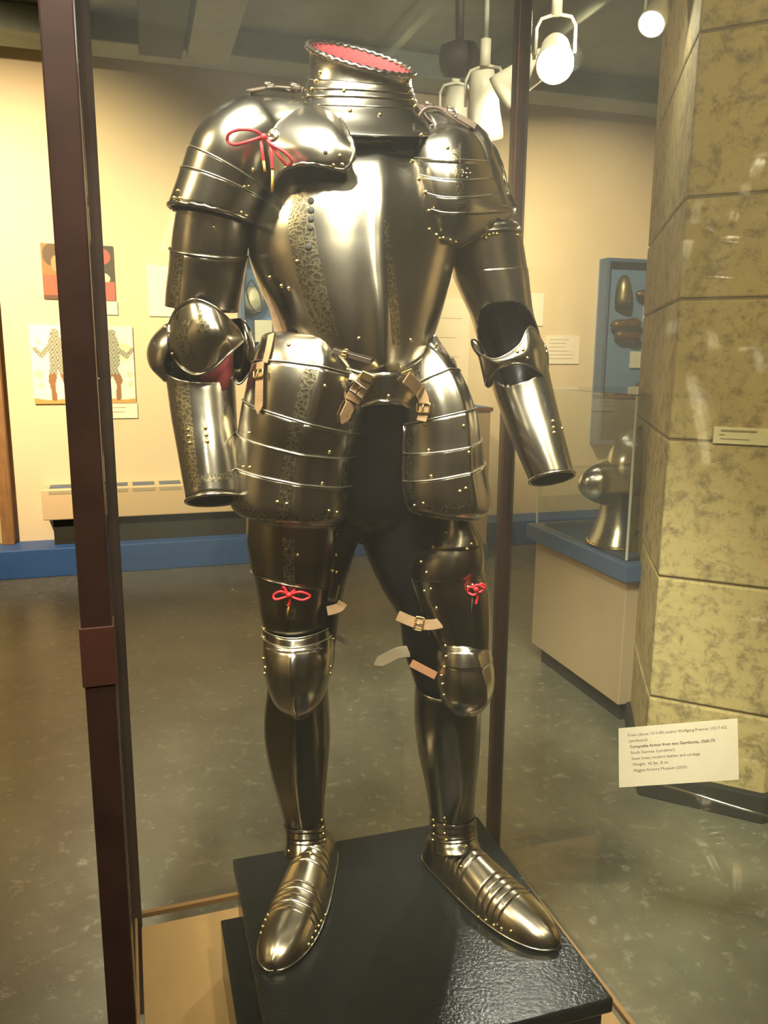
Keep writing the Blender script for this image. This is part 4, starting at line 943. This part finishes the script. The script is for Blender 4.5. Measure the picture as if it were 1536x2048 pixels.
etch([(903, 300), (912, 380), (922, 430)], [(918, 296), (928, 380), (938, 430)], 24)
# straps
def strap(pts, wpx, m=LEATHER, off=.004, name='strap', tip=False, Y=None, th=.0012, parent=None):
    q = cr([(x, y, 0) for x, y in pts], 22); c = []; nn = []; own = None
    for a in q:
        if Y is not None: c.append(P(a.x, a.y, Y)); nn.append((O-c[-1]).normalized())
        else:
            h = near(a.x, a.y); c.append(h[0]+h[1]*off); nn.append(h[1]); own = own or h[2]
    for _ in range(3): c = [c[0]]+[(c[i-1]+c[i]*2+c[i+1])/4 for i in range(1, len(c)-1)]+[c[-1]]
    for _ in range(4): nn = [nn[0]]+[(nn[i-1]+nn[i]+nn[i+1]).normalized() for i in range(1, len(nn)-1)]+[nn[-1]]
    hw = wpx*.5*(c[0].y/FPX); vs = []
    for i in range(len(c)):
        d = (c[min(i+1, len(c)-1)]-c[max(i-1, 0)]).normalized(); sd = d.cross(nn[i]).normalized(); w_ = hw
        if tip and i > len(c)-5: w_ = hw*(1-.22*(i-(len(c)-5)))
        vs += [c[i]-sd*w_+nn[i]*th, c[i]+sd*w_+nn[i]*th, c[i]+sd*w_-nn[i]*th, c[i]-sd*w_-nn[i]*th]
    fs = []
    for i in range(len(c)-1):
        for k in range(4): fs.append([i*4+k, i*4+(k+1) % 4, i*4+4+(k+1) % 4, i*4+4+k])
    b0 = (len(c)-1)*4; fs += [[3, 2, 1, 0], [b0, b0+1, b0+2, b0+3]]
    o = mesh(name, vs, fs, m, parent or suit, False); bm = bmesh.new(); bm.from_mesh(o.data); bmesh.ops.recalc_face_normals(bm, faces=bm.faces); bm.to_mesh(o.data); bm.free()
    b_ = o.modifiers.new('bevel', 'BEVEL'); b_.width = .0006; b_.segments = 1
    return o, c, nn
def buckle(c, n, d, w_, parent, m=BRASS):
    sd = d.cross(n).normalized(); h = w_*.62
    pts = [c+sd*w_+d*h, c-sd*w_+d*h, c-sd*w_-d*h, c+sd*w_-d*h, c+sd*w_+d*h]; pts = [p+n*.003 for p in pts]
    full = []
    for a, b in zip(pts, pts[1:]): full += [a.lerp(b, t/5) for t in range(5)]
    full.append(pts[0]); MB().tube(full, .0016, 6).build('buckle', m, parent, True)
    MB().tube([c+n*.004-d*h, c+n*.005+d*h], .0012, 6).build('buckle_tongue', m, parent, True)
def strap_b(pts, wpx, at, **k):
    o, c, nn = strap(pts, wpx, **k); i = int(at*21); d = (c[min(i+1, 21)]-c[i-1]).normalized(); buckle(c[i], nn[i], d, wpx*.62*c[i].y/FPX, o); return o
strap([(545, 672), (540, 700), (533, 728)], 14)
strap_b([(526, 726), (524, 760), (523, 800), (521, 830)], 20, .25, off=.006, tip=True)
o, c, nn_ = strap([(735, 752), (722, 774), (705, 800)], 30, off=.008); buckle(c[11], nn_[11], (c[12]-c[10]).normalized(), .014, o, STEELD)
strap([(706, 790), (694, 815), (680, 846)], 24, off=.005, tip=True)
strap([(806, 752), (820, 765), (830, 778)], 26, off=.008)
o, c, nn_ = strap([(832, 778), (844, 785), (852, 800), (852, 825), (848, 842)], 22, off=.009); buckle(c[14], nn_[14], (c[15]-c[13]).normalized(), .012, o)
for x, y in ((728, 752), (738, 756), (812, 748), (822, 752)): rivet(x, y, 1.2)
MB().box(near(733, 753)[0]+V((0, -.010, 0)), V((.009, 0, -.004)), V((0, .003, 0)), V((.003, 0, .006))).build('buckle_plate', BRASS, suit, bevel=.001)
MB().box(near(815, 748)[0]+V((0, -.010, 0)), V((.009, 0, .004)), V((0, .003, 0)), V((-.003, 0, .006))).build('buckle_plate', BRASS, suit, bevel=.001)
# side strap joining breast and back at the left flank
strap([(545, 572), (552, 600), (560, 635), (566, 668)], 34, Y=1.39); strap([(608, 640), (612, 668), (616, 690)], 16, Y=1.36)
strap_b([(668, 700), (692, 708), (745, 722)], 10, .5, m=LEATHERD, off=.004)
# knee and thigh straps
strap([(654, 1222), (668, 1219), (680, 1214), (686, 1205)], 20, Y=1.375)
strap([(672, 1272), (684, 1280), (700, 1290)], 10, m=LEATHERD, Y=1.41, tip=True)
o = strap_b([(795, 1231), (820, 1242), (840, 1248), (860, 1250), (884, 1246)], 22, .5, Y=1.375)
strap([(820, 1303), (798, 1305), (770, 1318), (748, 1330)], 24, m=mat('olive_leather', (.12, .085, .04), .6), Y=1.44, tip=True)
strap([(822, 1326), (845, 1338), (872, 1352)], 17, m=mat('red_brown_leather', (.21, .09, .035), .6), Y=1.385)
strap([(610, 185), (580, 184), (545, 182), (500, 190)], 16, m=LEATHERD, off=.006)
strap([(835, 222), (868, 222), (905, 235), (948, 258)], 16, m=LEATHERD, off=.006)
for (x, y) in ((540, 184), (590, 186), (858, 222), (900, 236)):
    h = near(x, y); buckle(h[0]+h[1]*.008, h[1], V((.9, .2, -.2)).normalized(), .011, suit, STEEL)
# laces and cords
def lace(pts, Y, r=.0024, m=REDCORD, name='cord'): return cordline(name, [P(x, y, Y+(dz if len(q) > 2 else 0)) for q in pts for x, y, dz in [(q[0], q[1], q[2] if len(q) > 2 else 0)]], r, m)
def bow(cx, cy, loops, tails, Y, r=.0024):
    k = empty_part = MB(); 
    for L_ in loops: k.tube(cr([P(x, y, Y+dz) for x, y, dz in L_], 60), r, 8)
    kn = P(cx, cy, Y-.004); k.lathe([(0, -.005), (.004, -.004), (.0055, 0), (.004, .004), (0, .005)], kn, V((1, 0, .3)), 12, False)
    for T_ in tails: k.tube(cr([P(x, y, Y+dz) for x, y, dz in T_], 30), r, 8)
    return k.build('cord_bow', REDCORD, suit, True)
Yb = 1.278
bw = bow(528, 274, [[(528, 274, 0), (510, 262, -.008), (480, 259, -.012), (458, 268, -.006), (456, 283, 0), (472, 289, -.006), (500, 282, -.01), (528, 272, 0)],
     [(528, 276, 0), (545, 290, -.008), (570, 305, -.010), (584, 322, -.006), (574, 330, 0), (558, 312, -.006), (543, 290, -.004), (530, 276, 0)]],
    [[(520, 278, 0), (524, 300, -.004), (527, 322, -.002)], [(538, 280, 0), (543, 305, -.006), (545, 338, -.004)]], Yb)
for q in ([(527, 322), (529, 335), (530, 344)], [(545, 338), (545, 360), (544, 384)]):
    MB().tube([P(x, y, Yb-.003) for x, y in q], .0022, 8).build('aglet', mat('orange_aglet', (.62, .30, .05), .35, .3) if 'orange_aglet' not in bpy.data.materials else bpy.data.materials['orange_aglet'], bw, True)
h = near(585, 1190); Yk = h[0].y-.008
bow(578, 1190, [[(578, 1190, 0), (562, 1183, -.004), (548, 1190, 0), (552, 1199, -.003), (578, 1192, 0)], [(578, 1190, 0), (600, 1184, -.004), (620, 1192, 0), (604, 1200, -.003), (578, 1192, 0)], [(578, 1192, 0), (570, 1178, 0), (565, 1173, 0)]],
    [[(578, 1192, 0), (580, 1202, 0), (576, 1212, 0)], [(578, 1190, 0), (590, 1180, 0)]], Yk, .0024)
MB().tube([P(578, 1208, Yk), P(575, 1230, Yk)], .0016, 6).build('aglet', bpy.data.materials['orange_aglet'], suit, True)
h = near(945, 1178); Yk = h[0].y-.008
bow(952, 1178, [[(952, 1178, 0), (940, 1174, -.004), (936, 1184, 0), (948, 1190, -.004), (956, 1180, 0)], [(952, 1178, 0), (962, 1168, -.004), (970, 1174, 0), (960, 1184, -.004), (952, 1180, 0)], [(944, 1176, -.004), (955, 1170, -.006), (968, 1176, -.004)]],
    [[(952, 1180, 0), (955, 1192, 0), (952, 1208, 0)]], Yk, .0024)
for q in ([(946, 1188), (944, 1210), (942, 1232)], [(967, 1176), (967, 1192), (964, 1208)]): MB().tube([P(x, y, Yk) for x, y in q], .0012, 6).build('aglet', LEATHERD, suit, True)
# grey lace at the right hip, wire loops at both flanks, shoulder laces
cordline('hip_lace', [P(x, y, Y) for x, y, Y in ((880, 690, 1.40), (893, 712, 1.395), (897, 735, 1.40), (908, 748, 1.41), (914, 770, 1.41), (922, 790, 1.41), (930, 818, 1.41))], .0022, LEATHERD)
cordline('hip_lace', [P(x, y, 1.40) for x, y in ((896, 722), (905, 716), (912, 735), (905, 752), (915, 765))], .0018, LEATHERD)
cordline('hip_lace', [P(x, y, 1.405) for x, y in ((905, 745), (914, 755), (920, 766))], .0014, LEATHERD)
cordline('wire_loop', [P(x, y, 1.44) for x, y in ((886, 570), (888, 588), (886, 610), (881, 617), (879, 604), (884, 588), (887, 572))], .0012, DARK)
cordline('wire_loop', [P(x, y, 1.38) for x, y in ((500, 560), (493, 580), (500, 608), (514, 624), (524, 618), (520, 590), (508, 566), (502, 558))], .0013, DARK)
cordline('shoulder_lace', [P(x, y, Y) for x, y, Y in ((838, 232, 1.40), (850, 218, 1.40), (870, 216, 1.41), (885, 222, 1.415), (905, 238, 1.42), (938, 258, 1.44))], .0028, LEATHERD)
cordline('shoulder_lace', [P(x, y, 1.40) for x, y in ((845, 222), (856, 236), (868, 248), (860, 252))], .0018, LEATHERD)
cordline('shoulder_lace', [P(x, y, Y) for x, y, Y in ((500, 186, 1.36), (530, 178, 1.37), (560, 180, 1.38), (592, 184, 1.39))], .0025, LEATHERD)
# rosette and lace button
for x, y, r_, m_ in ((546, 270, .011, STEEL), (931, 348, .008, STEELD)):
    h = near(x, y)
    MB().lathe([(r_, 0), (r_, .001), (r_*.75, .0025), (r_*.45, .0012), (r_*.3, .004), (0, .005)], h[0], h[1], 24, False).build('rosette', m_, suit, True)
h = near(931, 348)
for k in range(5):
    a = 2*pi*k/5; q = h[0]+V((cos(a)*.007, -.004, sin(a)*.007)); MB().lathe([(.0024, 0), (.0016, .002), (0, .0026)], q, h[1], 8, False).build('lace_end', LEATHERD, suit, True)
